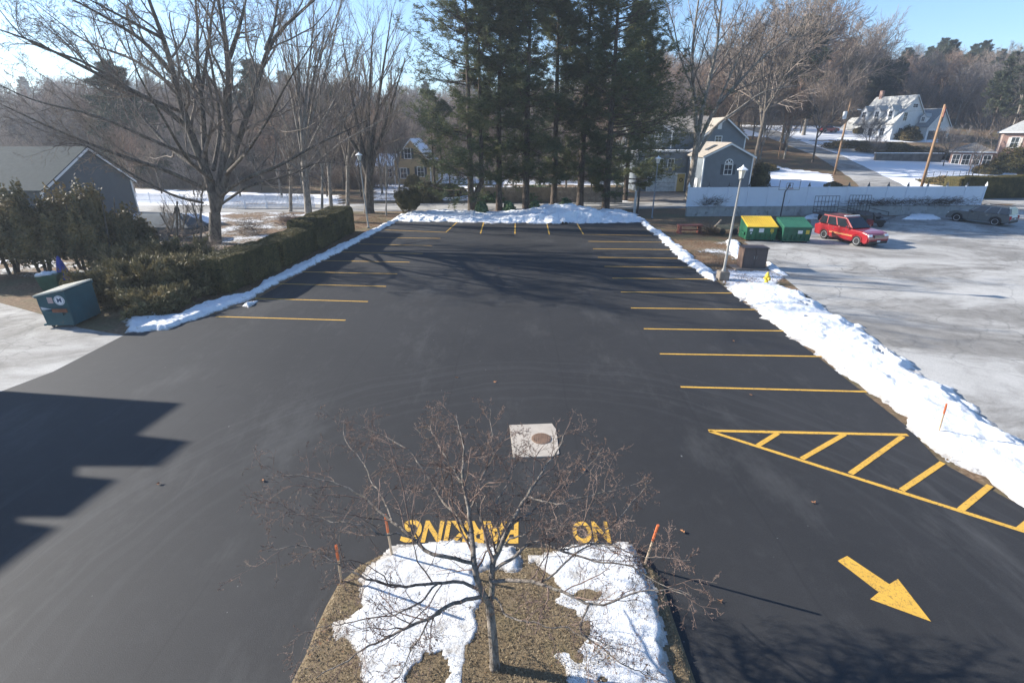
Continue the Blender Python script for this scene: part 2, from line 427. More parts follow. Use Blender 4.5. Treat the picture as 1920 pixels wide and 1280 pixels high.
def leaves_n(P, N, size, rng, aspect=1.6, k=.55):
    """leaf faces that mostly turn outward along N"""
    m = len(P); N = N/(np.linalg.norm(N, axis=1, keepdims=True)+1e-9); N = N+k*rng.normal(size=(m, 3)); N /= np.linalg.norm(N, axis=1, keepdims=True)
    d = rng.normal(size=(m, 3)); d -= (d*N).sum(1, keepdims=True)*N; d /= np.linalg.norm(d, axis=1, keepdims=True)+1e-9; q = np.cross(N, d)
    s = (size*(.6+.8*rng.random(m)))[:, None]; a = d*s*aspect*.5; b = q*s*.5
    return np.stack([P-a, P+b*.9-a*.1, P+a, P-b*.9+a*.1], 1).reshape(-1, 3), np.arange(m*4).reshape(-1, 4)
def leaves(P, size, rng, aspect=1.6, dirs=None, flat=0., jit=.5):
    m = len(P); d = rng.normal(size=(m, 3)) if dirs is None else dirs+jit*rng.normal(size=(m, 3))
    d /= np.linalg.norm(d, axis=1, keepdims=True)+1e-9
    q = rng.normal(size=(m, 3)); q[:, 2] *= (1-flat); q = np.cross(d, q); q /= np.linalg.norm(q, axis=1, keepdims=True)+1e-9
    s = (size*(.6+.8*rng.random(m)))[:, None]; a = d*s*aspect*.5; b = q*s*.5
    V = np.stack([P-a, P+b*.9-a*.1, P+a, P-b*.9+a*.1], 1).reshape(-1, 3)
    F = np.arange(m*4).reshape(-1, 4)
    return V, F

# ------------------------------------------------------------------ the setting
ASN, ASO, GRD, SNW, GRS, YEL = asphalt_new(), asphalt_old(), ground_mat(), snow_mat(), grass_mat(), paint_mat()
def axis_pts(a, b, fine, lo, hi, coarse):
    c = list(np.arange(a, b, fine))
    x = b; s = fine
    while x < hi: c.append(x); s = min(s*1.25, coarse); x += s
    x = a; s = fine; pre = []
    while x > lo: s = min(s*1.25, coarse); x -= s; pre.append(x)
    return np.array(pre[::-1]+c+[hi])
gx = axis_pts(-75, 115, .9, -600, 600, 25); gy = axis_pts(14, 150, .9, -60, 640, 25)
X, Y = np.meshgrid(gx, gy); Z = hz(X, Y)
Z = Z + np.where((Y > 150), (fbm(X/40, Y/40, 5)-.5)*4*sm(Y, 150, 230), 0)
snow = np.full(X.shape, .28)
def zone(px, val):
    P = [GH(*p)[:2] for p in px]
    global snow
    snow = np.where(in_poly(X, Y, P), val, snow)
zone([(-300,365),(225,372),(640,383),(640,396),(560,436),(470,470),(400,485),(300,480),(230,455),(-300,455)], .42)
zone([(225,374),(440,378),(440,392),(400,420),(250,408)], .56)
zone([(-200,470),(120,478),(190,500),(190,512),(100,522),(-200,530)], .42)
zone([(300,470),(400,475),(420,500),(330,510)], .6)
zone([(200,352),(640,366),(640,384),(200,372)], .55)
zone([(700,345),(1180,352),(1180,380),(700,376)], .50)
zone([(780,318),(1180,330),(1180,347),(780,345)], .62)
zone([(1410,350),(1415,325),(1440,300),(1500,312),(1560,330),(1560,352)], .80)
zone([(1530,292),(1640,292),(1760,300),(1850,312),(1920,330),(1920,345),(1780,352),(1690,352),(1560,300)], .74)
zone([(1390,235),(1500,236),(1610,240),(1760,256),(1760,268),(1560,264),(1480,262),(1400,255)], .74)
zone([(1470,262),(1560,266),(1640,282),(1640,300),(1530,285)], .62)
zone([(1400,285),(1500,290),(1560,325),(1480,318),(1400,300)], .30)
zone([(1285,455),(1390,452),(1440,462),(1430,470),(1395,510),(1360,520),(1300,480)], .40)
zone([(1340,505),(1440,505),(1480,520),(1440,535),(1350,540)], .52)
zone([(1000,300),(1180,300),(1180,320),(1000,320)], .45)
ny, nx = X.shape; ii = np.arange(ny*nx).reshape(ny, nx)
F = np.stack([ii[:-1,:-1], ii[:-1,1:], ii[1:,1:], ii[1:,:-1]], -1).reshape(-1, 4)
tag(link('ground', np_mesh('ground', np.stack([X, Y, Z], -1).reshape(-1, 3), F, GRD, True, ('snow', snow.ravel()))), kind='structure')

def sheet(name, px, z, mat, world=None):
    P = [G(*p) for p in px] if px else [Vector((*p, 0)) for p in world]
    me = D.meshes.new(name); me.from_pydata([(p.x, p.y, z) for p in P], [], [tuple(range(len(P)))])
    bm = bmesh.new(); bm.from_mesh(me); bmesh.ops.triangulate(bm, faces=bm.faces); bmesh.ops.recalc_face_normals(bm, faces=bm.faces)
    for f in bm.faces:
        if f.normal.z < 0: f.normal_flip()
    bm.to_mesh(me); bm.free()
    me.materials.append(mat)
    return tag(link(name, me), kind='structure')
W2 = lambda L: [tuple(G(*p)[:2]) for p in L]
# old lot on the right, old lane on the left, the lot itself
sheet('old_parking_lot', None, .008, ASO, W2([(1395,453),(1432,478),(1445,500),(1500,545),(1660,660),(1800,765),(1925,870)])+[(17,3),(30,-8),(100,-8),(100,70),(62,64)]+W2([(1845,398),(1520,412),(1520,440),(1460,448)]))
sheet('old_lane', None, .008, ASO, [(-90,21.5)]+W2([(-60,568),(0,568),(80,590),(150,615),(300,640),(200,800),(0,860)])+[(-90,8)])
LOT = W2([(-500,1000),(0,735),(100,697),(240,625),(400,590),(482,560),(620,482),(754,410),(1197,413),(1300,492),(1400,572),(1530,667),(1700,800),(1760,865),(1925,955)])+[(11.5,2),(12,-8),(-30,-8)]
sheet('parking_lot', None, .016, ASN, LOT)

def strip(name, line, width, mat, up=.05, n=60, wvar=.25, seed=0):
    L = resample([Vector(p) for p in line], n); T = np.gradient(L[:, :2], axis=0); T /= np.linalg.norm(T, axis=1, keepdims=True)
    N = np.stack([T[:, 1], -T[:, 0]], 1); V = []; m = 9
    wd = width if hasattr(width, '__len__') else [width]*n
    for i in range(n):
        for j in range(m):
            o = (j/(m-1)-.5)*(np.interp(i/(n-1), np.linspace(0, 1, len(wd)), wd)+(wvar*(vnoise(np.array(i*.7), np.array(float(j > 4)*9), seed)-.5) if j in (0, m-1) else 0))
            x, y = L[i, 0]+N[i, 0]*o, L[i, 1]+N[i, 1]*o
            V.append((x, y, float(hz(x, y))+up))
    q = np.arange(n*m).reshape(n, m)
    F = np.stack([q[:-1,:-1], q[:-1,1:], q[1:,1:], q[1:,:-1]], -1).reshape(-1, 4)
    return tag(link(name, np_mesh(name, V, F, mat, True)), kind='structure')
strip('road', [(-90, 55.5, 0), (-30, 58.5, 0), (0, 60.2, 0), (16, 61.6, 0), (40, 64.0, 0), (90, 69, 0)], 6.6, ASO, .012, 90)
strip('hill_road', [(49, 64, 0), GH(1640,340), GH(1600,318), GH(1555,293), GH(1510,277), GH(1470,262), GH(1445,250), GH(1400,238)], [8, 6.5, 6, 5.5, 5.5, 5.5, 5.5], ASO, .07, 70, .6)
dw = M('worn driveway', (.17, .15, .13), .9, .3, .6, bmp=.3)
sheet('driveway', None, .02, dw, W2([(1185,380),(1290,380),(1290,352),(1210,350)]))

# snow: height fields over a footprint, thin at the rim
def snow_field(name, px, h, rim=.5, res=.08, seed=0, cut=0., lump=.5, base=.016, world=None, hfun=None, label=None, rough=None):
    P = world if world else [tuple(GH(*p)[:2]) for p in px]
    xs = [p[0] for p in P]; ys = [p[1] for p in P]
    x = np.arange(min(xs)-.3, max(xs)+.3, res); y = np.arange(min(ys)-.3, max(ys)+.3, res)
    X, Y = np.meshgrid(x, y); ins = in_poly(X, Y, P); d = edge_dist(X, Y, P)*np.where(ins, 1, -1)
    d = d+(fbm(X*1.6, Y*1.6, seed, 5)-.5)*(rough or rim*1.5)+(fbm(X*7, Y*7, seed+9, 3)-.5)*.16
    H = h if hfun is None else hfun(X, Y)
    n1 = fbm(X*.9, Y*.9, seed+20, 4); n2 = fbm(X*3.3, Y*3.3, seed+40, 4)
    z = H*np.clip(d/rim, -1, 1)**1*(1-lump+lump*2*n1)
    z = np.where(d > rim, H*(1-lump+lump*2*n1), z)+(n2-.5)*.22*min(1, h*2)*np.clip(d/rim, 0, 1)
    if cut: z = z-(fbm(X*.8+50, Y*.8, seed+70, 6) < cut)*(H+.1)*.9
    z = np.where(z < -.04, -.04, z)
    q = np.arange(X.size).reshape(X.shape); keep = (z > -.035)
    kk = keep[:-1,:-1] | keep[1:,:-1] | keep[:-1,1:] | keep[1:,1:]
    F = np.stack([q[:-1,:-1], q[:-1,1:], q[1:,1:], q[1:,:-1]], -1)[kk]
    V = np.stack([X, Y, hz(X, Y)+base+z], -1).reshape(-1, 3)
    u, inv = np.unique(F, return_inverse=True)
    thin = np.clip(1-z/.16, 0, 1).ravel()[u]
    return link(name, np_mesh(name, V[u], inv.reshape(-1, 4), SNW, True, ('thin', thin)))
far_h = lambda X, Y: .28+.66*np.exp(-((X-5.5)/4.2)**2)
tag(snow_field('snow_bank', [(735,416),(755,402),(830,397),(950,400),(1060,399),(1190,402),(1212,418),(1100,419),(960,420),(840,417)], .7, 1.0, .09, 1, hfun=far_h),
    'long lumpy heap of plowed snow across the far end of the parking lot', 'snow bank', kind='thing')
tag(snow_field('snow_strip', [(754,411),(654,464),(554,516),(473,559),(402,589),(316,618),(238,624),(238,601),(296,596),(339,593),(390,573),(459,553),(539,510),(642,459),(746,409)], .2, .25, .05, 2, rough=.6),
    'narrow white snow strip curving along the hedge side of the lot', 'snow bank', kind='thing')
tag(snow_field('snow_strip', [(1199,416),(1250,462),(1275,487),(1312,514),(1339,530),(1347,522),(1317,498),(1289,475),(1250,444),(1212,418)], .18, .25, .05, 3, rough=.7),
    'thin snow strip on the lot edge beside the bare soil and lamp post', 'snow bank', kind='thing')
tag(snow_field('snow_bank', [(1358,538),(1410,580),(1466,624),(1534,672),(1614,725),(1690,783),(1704,808),(1753,863),(1843,905),(1880,926),(1925,962),(2100,1060),(2600,1300),(2900,1250),(2300,1020),(2060,910),(1925,838),(1843,778),(1735,705),(1674,663),(1609,615),(1555,586),(1512,556),(1466,540),(1400,535)], .27, .7, .06, 15, lump=.5, cut=.25, rough=.9),
    'big bright snow bank between the black lot and old pavement', 'snow bank', kind='thing')
for i, (L, lab) in enumerate([
    ([(1360,453),(1386,455),(1391,470),(1389,490),(1372,480)], 'snow patch behind the brown cabinet'),
    ([(1437,492),(1462,505),(1478,520),(1458,516),(1436,506)], 'snow patch at the right foot of the brown cabinet'),
    ([(1500,412),(1530,400),(1560,402),(1540,412)], 'snow pile between the green dumpster and retaining wall'),
    ([(1690,412),(1710,403),(1750,405),(1765,412),(1730,414)], 'snow pile against the wall near the grey car'),
    ([(280,598),(284,578),(296,576),(300,590),(292,604)], 'small snow lump poking up beside the juniper'),
    ([(455,577),(488,563),(490,566),(466,580)], 'sliver of snow lying on the asphalt off the strip'),
    ([(190,546),(215,543),(214,552),(198,556)], 'snow clump caught at the juniper by the dumpster')]):
    tag(snow_field('snow_patch', L, .16, .2, .05, 10+i), lab, 'snow patch', kind='thing')

# island with grass, snow on it
ISL = W2([(540,1290),(574,1223),(590,1180),(611,1135),(633,1096),(672,1062),(716,1040),(760,1030),(960,1027),(1136,1028),(1202,1044),(1241,1083),(1263,1157),(1294,1245),(1310,1290)])+[(3.6,-1),(-3.2,-1)]
def island(P, h):
    mb = MB(); 
    xs = [p[0] for p in P]; ys = [p[1] for p in P]; res = .06
    X, Y = np.meshgrid(np.arange(min(xs)-.1, max(xs)+.1, res), np.arange(min(ys)-.1, max(ys)+.1, res))
    d = edge_dist(X, Y, P)*np.where(in_poly(X, Y, P), 1, -1)
    z = h*np.clip(d/.14, -.4, 1)+np.where(d > .1, .10*sm(d, .1, 1.4)+(fbm(X*4, Y*4, 9)-.5)*.05, 0)
    keep = d > -.06; kk = keep[:-1,:-1] & keep[1:,:-1] & keep[:-1,1:] & keep[1:,1:]
    q = np.arange(X.size).reshape(X.shape)
    F = np.stack([q[:-1,:-1], q[:-1,1:], q[1:,1:], q[1:,:-1]], -1)[kk]
    V = np.stack([X, Y, z], -1).reshape(-1, 3); u, inv = np.unique(F, return_inverse=True)
    return np_mesh('grass_island', V[u], inv.reshape(-1, 4), GRS, True)
tag(link('grass_island', island(ISL, .12)), kind='structure')
tag(snow_field('snow_patch', [(735,1042),(800,1032),(880,1034),(960,1050),(975,1075),(930,1090),(905,1100),(905,1150),(875,1165),(895,1215),(868,1420),(690,1420),(680,1250),(642,1200),(700,1165),(690,1120),(678,1098)], .055, .10, .035, 31, cut=.33, base=.185, rough=.5),
    'snow patch on the grass island left of the tree trunk', 'snow patch', kind='thing')
tag(snow_field('snow_patch', [(985,1052),(1080,1042),(1180,1048),(1212,1092),(1232,1170),(1262,1420),(1120,1420),(1015,1245),(1085,1222),(1090,1180),(1040,1150),(1030,1110)], .055, .10, .035, 37, cut=.30, base=.185, rough=.45),
    'snow patch on the grass island right of the tree trunk', 'snow patch', kind='thing')
def grass_tufts():
    n = 60000; xs = [p[0] for p in ISL]; ys = [p[1] for p in ISL]
    x = RNG.uniform(min(xs), max(xs), n); y = RNG.uniform(2.5, max(ys), n); k = in_poly(x, y, ISL); x, y = x[k], y[k]
    P = np.stack([x, y, np.full(len(x), .0)], 1); d = edge_dist(x, y, ISL)
    P[:, 2] = .12*np.clip(d/.14, 0, 1)+.10*sm(d, .1, 1.4)+.012
    k = d > .05; P = P[k]
    V, F = leaves(P, .011, RNG, 4.0, np.tile([0, 0, .35], (len(P), 1)), 0, .6)
    return np_mesh('grass', V, F, leafmat('dry grass blades', [(.17, .13, .08), (.27, .21, .13), (.38, .31, .20)], 2.2))
tag(link('grass', grass_tufts()), 'short tan winter grass on the island', 'grass', kind='stuff')

def litter(name, px, n, size, label, zf, cols, world=None):
    P = world or W2(px); xs = [p[0] for p in P]; ys = [p[1] for p in P]; x = RNG.uniform(min(xs), max(xs), n); y = RNG.uniform(min(ys), max(ys), n)
    k = in_poly(x, y, P) & (fbm(x*.7, y*.7, 61, 4) > .46); x, y = x[k], y[k]; Q = np.stack([x, y, zf(x, y)], 1)
    V, F = leaves(Q, size, RNG, 1.3, None, 0, .5); V[:, 2] = np.repeat(Q[:, 2], 4)+(V[:, 2]-np.repeat(Q[:, 2], 4))*.25+.012
    tag(link(name, np_mesh(name, V, F, leafmat(name+' brown', cols, 4.))), label, 'leaves', kind='stuff')
LC = [(.10, .055, .03), (.22, .12, .06), (.38, .24, .13)]
litter('leaf_litter', None, 1600, .045, 'scattered brown leaf litter on the grass island', lambda x, y: .20+0*x, LC, ISL)
litter('leaf_litter', [(400,590),(482,562),(620,482),(754,412),(690,400),(600,450),(420,545),(300,600)], 26000, .07, 'brown leaf litter between the hedge and the snow strip', lambda x, y: .02+0*x, LC)
litter('leaf_litter', [(1205,418),(1300,412),(1400,418),(1395,460),(1440,500),(1490,540),(1360,532),(1270,462)], 20000, .07, 'brown leaf litter on the bare soil round the cabinet', lambda x, y: .02+0*x, LC)
# ------------------------------------------------------------------ painted markings
def stripe(a, b, w, name='parking_line', z=.021, ext=0.):
    a, b = G(*a), G(*b); d = (b-a).normalized(); n = Vector((-d.y, d.x, 0))*w/2; a = a-d*ext; b = b+d*ext
    k = max(2, int((b-a).length/.25)); V = []; F = []
    for i in range(k+1):
        p = a+(b-a)*i/k; j = random.uniform(-.006, .006)
        V += [(p.x+n.x*(1+j/w), p.y+n.y*(1+j/w), z), (p.x-n.x*(1+j/w), p.y-n.y*(1+j/w), z)]
        if i: F.append((2*i-2, 2*i-1, 2*i+1, 2*i))
    me = D.meshes.new(name); me.from_pydata(V, [], F); me.materials.append(YEL)
    for p in me.polygons: p.use_smooth = False
    if me.polygons[0].normal.z < 0: me.flip_normals()
    return link(name, me)
ORD = 'first second third fourth fifth sixth seventh eighth ninth tenth eleventh twelfth thirteenth fourteenth'.split()
RL = [((1276,726),(1625,735)),((1237,664),(1545,669)),((1207,617),(1470,621)),((1183,578),(1415,581)),((1164,548),(1372,550)),((1148,522),(1340,524)),
      ((1133,500),(1308,502)),((1121,483),(1282,485)),((1112,467),(1262,468.5)),((1103,453),(1245,454.5)),((1094,440),(1222,442))]
for i, (a, b) in enumerate(RL):
    tag(stripe(a, b, .10), f'{ORD[i]} yellow parking line behind the hatched triangle in the right row', 'painted line', 'yellow lines of the right parking row')
LL = [((405,594),(648,601)),((478,560),(690,566)),((520,532.5),(724,537.5)),((560,510),(745,514)),((600,489),(768,492)),((640,473),(793,476)),((672,458),(810,461)),((700,445.5),(826,447.5)),((722,431.5),(836,436))]
for i, (a, b) in enumerate(LL):
    tag(stripe(a, b, .10), f'{ORD[i]} yellow parking line counted from the near end of the left row', 'painted line', 'yellow lines of the left parking row')
for (a, b, l) in [((836,436),(858,416),'slanting yellow line closing the left corner of the far row'),((901,438),(907,417),'second yellow line from the left in the far row'),
                  ((965.5,438.5),(966,418),'middle yellow line of the far row'),((1030,440),(1025,418),'fourth yellow line from the left in the far row'),((1094,440),(1081,418),'slanting yellow line closing the right corner of the far row')]:
    tag(stripe(a, b, .10, ext=.04), l, 'painted line', 'yellow lines of the far parking row')
hatch = empty('hatched_triangle', G(1500,840), 0, 'yellow hatched no-parking triangle painted beside the big snow bank', 'road marking')
for a, b, w in [((1328,808),(1702,816),.12),((1330,809),(1920,997),.12)]:
    o = stripe(a, b, w, 'outline'); o.parent = hatch; o.matrix_parent_inverse = Matrix.Translation(-hatch.location)
stripes = [((1421,836),(1458,813)),((1503,861),(1583,815)),((1594,889),(1692,819)),((1690,920),(1767,868)),((1800,957),(1856,911)),((1912,993),(1965,948))]
for a, b in stripes:
    o = stripe(a, b, .13, 'hatch_bar', z=.024); o.parent = hatch; o.matrix_parent_inverse = Matrix.Translation(-hatch.location)
me = D.meshes.new('painted_arrow'); P = [G(*p) for p in [(1570,1052),(1588,1043),(1667,1096),(1683,1086),(1745,1166),(1631,1124),(1647,1111)]]
me.from_pydata([(p.x, p.y, .021) for p in P], [], [(0,1,2,6),(3,4,5)+(6,2)][::1]); me.update()
me.materials.append(YEL); tag(link('painted_arrow', me), 'large yellow painted arrow pointing toward the near right', 'road marking')
def text_mesh(txt, size, mat, name, ext=0.0):
    cu = D.curves.new('t', 'FONT'); cu.body = txt; cu.size = size; cu.align_x = 'CENTER'; cu.align_y = 'CENTER'; cu.extrude = ext
    cu.offset = .03*size
    o = D.objects.new('t', cu); C.objects.link(o); bpy.context.view_layer.update()
    me = D.meshes.new_from_object(o.evaluated_get(bpy.context.evaluated_depsgraph_get())); D.objects.remove(o); D.curves.remove(cu)
    me.name = name; me.materials.clear(); me.materials.append(mat); return me
def road_word(txt, x0, x1, ytop, ybot, label):
    me = text_mesh(txt, 1, YEL, 'painted_word')
    co = np.array([v.co[:] for v in me.vertices]); mn, mx = co.min(0), co.max(0)
    A, B = G((x0+x1)/2, ytop), G((x0+x1)/2, ybot); L, R_ = G(x0, (ytop+ybot)/2), G(x1, (ytop+ybot)/2)
    W, H = (R_-L).length, (A-B).length; c = (A+B)/2
    co[:, 0] = -((co[:, 0]-mn[0])/(mx[0]-mn[0])-.5)*W; co[:, 1] = -((co[:, 1]-mn[1])/(mx[1]-mn[1])-.5)*H; co[:, 2] = 0
    me.vertices.foreach_set('co', co.astype(np.float32).ravel()); me.update()
    o = link('painted_word', me, loc=(c.x, c.y, .022)); o.rotation_euler = (0, 0, rad(-1))
    tag(o, label, 'road marking')
road_word('NO', 1074, 1142, 978, 1019, 'painted yellow word NO on the asphalt')
road_word('PARKING', 754, 972, 977, 1019, 'painted yellow word PARKING on the asphalt behind the bare tree')

# ------------------------------------------------------------------ manhole and leaves
CONC = M('pale concrete', (.42, .37, .31), .9, .18, 2.5, bmp=.5, bscale=25, dirt=((.27, .23, .19), 3, .58))
mh = empty('manhole', G(1004,827), 0, 'concrete pad with round iron cover set in the black asphalt', 'manhole')
P = [G(*p) for p in [(955,798),(1035,795),(1043,806),(1049,852),(1036,857),(962,859)]]
mb = MB().extrude([(p.x-mh.location.x, p.y-mh.location.y, .0) for p in P], (0, 0, .035)); mb.build('pad', CONC, mh, bevel=.01)
c = G(1015,824)-mh.location
mb = MB().lathe([(.0, 0), (.27, 0), (.27, .012), (.245, .018), (.0, .018)], (c.x, c.y, .036), 28)
for a in range(-4, 5):
    h = math.sqrt(max(0, .23**2-(a*.05)**2)); mb.box(c.x+a*.05-.008, c.x+a*.05+.008, c.y-h, c.y+h, .052, .06)
mb.build('cover', M('rusty iron', (.19, .12, .08), .8, .3, 8, bmp=.3), mh)
LEAF = M('dry leaf', (.36, .17, .08), .8, .4, 20)
for (px, py, l) in [(857,708,'above the tree crown at left'),(928,716,'above the tree crown'),(298,907,'right of the building shadow'),(493,901,'by the left twigs of the bare tree'),
                 (1095,881,'near the manhole'),(1280,997,'right of the orange-tipped stake'),(1526,942,'below the hatched triangle'),(1408,741,'under the second right parking line'),
                 (1350,1128,'left of the arrow'),(1376,640,'in the third right stall'),(936,502,'in the middle of the lot'),(700,480,'in the left row')]:
    p = G(px, py, .03); V = []; n = 9
    for k in range(n):
        a = 2*math.pi*k/n; r = .075*(1 if k % 2 else .45)*random.uniform(.8, 1.2); V.append((r*math.cos(a), r*math.sin(a)*.75, random.uniform(0, .045)))
    V.append((0, 0, .01)); me = D.meshes.new('dry_leaf'); me.from_pydata(V, [], [(k, (k+1) % n, n) for k in range(n)]); me.materials.append(LEAF)
    tag(link('dry_leaf', me, loc=p), 'curled brown dry leaf lying '+l, 'leaf', 'dry leaves scattered on the asphalt')

# ------------------------------------------------------------------ houses
WHT = M('white trim paint', (.78, .78, .76), .55, .05, 3)
PANE = glassy('window glass')
def window(parent, c, w, h, ax, sgn, name='window', grid=(2, 2), shutters=None, frame=WHT, t=.09):
    """window on a wall whose outward normal is sgn*axis ax; c = centre on the wall"""
    def bx(mb, u0, u1, z0, z1, d0, d1):
        a, b = sorted((sgn*d0, sgn*d1))
        if ax == 'Y': mb.box(c[0]+u0, c[0]+u1, c[1]+a, c[1]+b, c[2]+z0, c[2]+z1)
        else: mb.box(c[0]+a, c[0]+b, c[1]+u0, c[1]+u1, c[2]+z0, c[2]+z1)
    mb = MB()
    bx(mb, -w/2-t, -w/2, -h/2-t, h/2+t, 0, .07); bx(mb, w/2, w/2+t, -h/2-t, h/2+t, 0, .07)
    bx(mb, -w/2, w/2, h/2, h/2+t, 0, .068); bx(mb, -w/2, w/2, -h/2-t, -h/2, 0, .085)
    for k in range(1, grid[0]): u = -w/2+w*k/grid[0]; bx(mb, u-.02, u+.02, -h/2, h/2, .012, .04)
    for k in range(1, grid[1]): z = -h/2+h*k/grid[1]; bx(mb, -w/2, w/2, z-.025, z+.025, .011, .043)
    fr = mb.build(name, frame, parent)
    mb = MB(); bx(mb, -w/2, w/2, -h/2, h/2, .002, .02); mb.build('pane', PANE, fr)
    if shutters:
        for s in (-1, 1):
            mb = MB(); u = s*(w/2+t+.2); bx(mb, u-.19, u+.19, -h/2-.03, h/2+.03, 0, .05); mb.build('shutter', shutters, parent)
    return fr
def gable(parent, x0, x1, y0, y1, z0, h, rh, ridge, wall, roof, over=.35, th=.16, trim=True, h2=None, off=.5, name=('wall', 'roof'), rk=None):
    """gabled block; ridge along 'X' or 'Y'; h wall height, rh ridge height; h2 far eave; off = ridge place"""
    h2 = h if h2 is None else h2; mb = MB(); T = lambda u, v, z: (u, v, z) if ridge == 'X' else (v, u, z)
    a0, a1, b0, b1 = (x0, x1, y0, y1) if ridge == 'X' else (y0, y1, x0, x1); bm_ = b0+(b1-b0)*off
    mb.extrude([T(a0, b0, z0), T(a0, b1, z0), T(a0, b1, h2), T(a0, bm_, rh), T(a0, b0, h)], Vector(T(a1, 0, 0))-Vector(T(a0, 0, 0)))
    w = mb.build(name[0], wall, parent)
    mb = MB()
    for (be, he) in ((b0, h), (b1, h2)):
        s = -1 if be == b0 else 1; sl = (rh-he)/abs(be-bm_); e = be+s*over; ze = he-sl*over
        mb.extrude([T(a0-over, bm_, rh+.03), T(a0-over, e, ze+.03), T(a0-over, e, ze+.03+th), T(a0-over, bm_, rh+.03+th)], Vector(T(a1-a0+2*over, 0, 0)))
    r = mb.build(name[1], roof, parent)
    if trim:
        for aa in (a0-over-.03, a1+over):
            mb = MB()
            for (be, he) in ((b0, h), (b1, h2)):
                s = -1 if be == b0 else 1; sl = (rh-he)/abs(be-bm_); e = be+s*over; ze = he-sl*over
                mb.extrude([T(aa, bm_, rh-.1), T(aa, e, ze-.12), T(aa, e, ze+.09), T(aa, bm_, rh+.1)], Vector(T(.035, 0, 0)))
            mb.build('barge_board', WHT, parent)
        for bb in (b0, b1):
            for aa in (a0, a1): MB().box(*((aa-.07, aa+.07, bb-.07, bb+.07) if ridge == 'X' else (bb-.07, bb+.07, aa-.07, aa+.07)), z0, (h if bb == b0 else h2)-.05).build('corner_board', WHT, parent)
    return w, r
BLUE = siding('blue grey clapboard', (.165, .19, .21)); TANR = shingle('tan shingle', (.33, .29, .24)); GRYR = shingle('grey shingle', (.24, .25, .25))
DGRY = siding('dark grey clapboard', (.05, .07, .085)); DROOF = shingle('green grey shingle', (.045, .058, .058), .0)
YEW_ = siding('yellow clapboard', (.44, .31, .16)); SNR = shingle('snowy shingle', (.2, .2, .2), .62); PALE = siding('pale grey clapboard', (.30, .36, .42))
LTSN = shingle('pale shingle', (.40, .40, .38), .25); BRK = brick('red brick'); YDOOR = M('yellow door paint', (.62, .45, .16), .5, .08)
DGL = M('dark shutter paint', (.05, .06, .07), .6)
def wx(px, py, Y): p = AT(px, py, Y); return p

# blue grey house behind the white fence
YB = 80.0
b = empty('blue_house', (0, 0, 0), 0, 'blue grey clapboard house with tan roofs and a yellow door behind the white fence', 'house')
X_ = lambda px, Y, z=4.: None
def xat(px, py, Y): return AT(px, py, Y).x
def zat(px, py, Y): return AT(px, py, Y).z
# front wing with the half-round window
y = 70.0; xl, xr = xat(1316,335,y), xat(1406,335,y)
gable(b, xl, xr, y, y+9, 0, zat(1312,292,y)-.1, zat(1362,270,y), 'Y', BLUE, TANR, .3)
cx = (xl+xr)/2+.1; zc = zat(1363,318,y)
window(b, (cx, y, zc), .95, 1.15, 'Y', -1, grid=(2, 2), shutters=DGL)
mb = MB(); mb.extrude([(cx+.55*math.cos(a), y-.05, zc+.72+.6*math.sin(a)) for a in [k*math.pi/10 for k in range(11)]], (0, .049, 0)); f = mb.build('arched_window', WHT, b)
mb = MB()
for k in range(3):
    a0, a1 = math.pi*(k/3)+.12, math.pi*((k+1)/3)-.12
    mb.extrude([(cx+.14*math.cos((a0+a1)/2), y-.065, zc+.76+.14*math.sin((a0+a1)/2))]+[(cx+.44*math.cos(t), y-.065, zc+.76+.46*math.sin(t)) for t in (a0, (a0+a1)/2, a1)], (0, .012, 0))
mb.build('pane', PANE, f)
mb = MB(); sx0, sx1 = xl+1.0, xl+2.2; s_ = (zat(1362,270,y)-(zat(1312,292,y)-.1))/(cx-.1-xl); zz = lambda x_: (zat(1312,292,y)-.1)+s_*(x_-xl)+.21
mb.extrude([(sx0, y+2, zz(sx0)), (sx1, y+2, zz(sx1)), (sx1, y+2, zz(sx1)+.1), (sx0, y+2, zz(sx0)+.1)], (0, 1.2, 0)); mb.build('skylight', PANE, b)
mb = MB().box(xl-.05, xl-.002, y+1.5, y+2.6, .1, 2.2); mb.build('door', WHT, b)
# main block
y2 = 82.0; mx0, mx1 = xat(1180,250,y2), xat(1308,250,y2)
ex = zat(1280,248,y2); gable(b, mx0, mx1+3, y2, y2+9, 0, ex, zat(1280,220,y2+4.5), 'X', BLUE, TANR, .4)
# tall gabled end to the right
y3 = 79.5; gx0, gx1 = xat(1314,270,y3), xat(1396,270,y3)
gable(b, gx0, gx1, y3, y3+11, 0, zat(1398,257,y3), zat(1352,222,y3), 'Y', BLUE, TANR, .35)
window(b, (xat(1347,261,y3), y3, zat(1347,261,y3)), .85, .7, 'Y', -1)
mb = MB().box(xat(1350,236,y3)-.28, xat(1350,236,y3)+.28, y3-.04, y3, zat(1350,236,y3)-.45, zat(1350,236,y3)+.45); mb.build('vent', WHT, b)
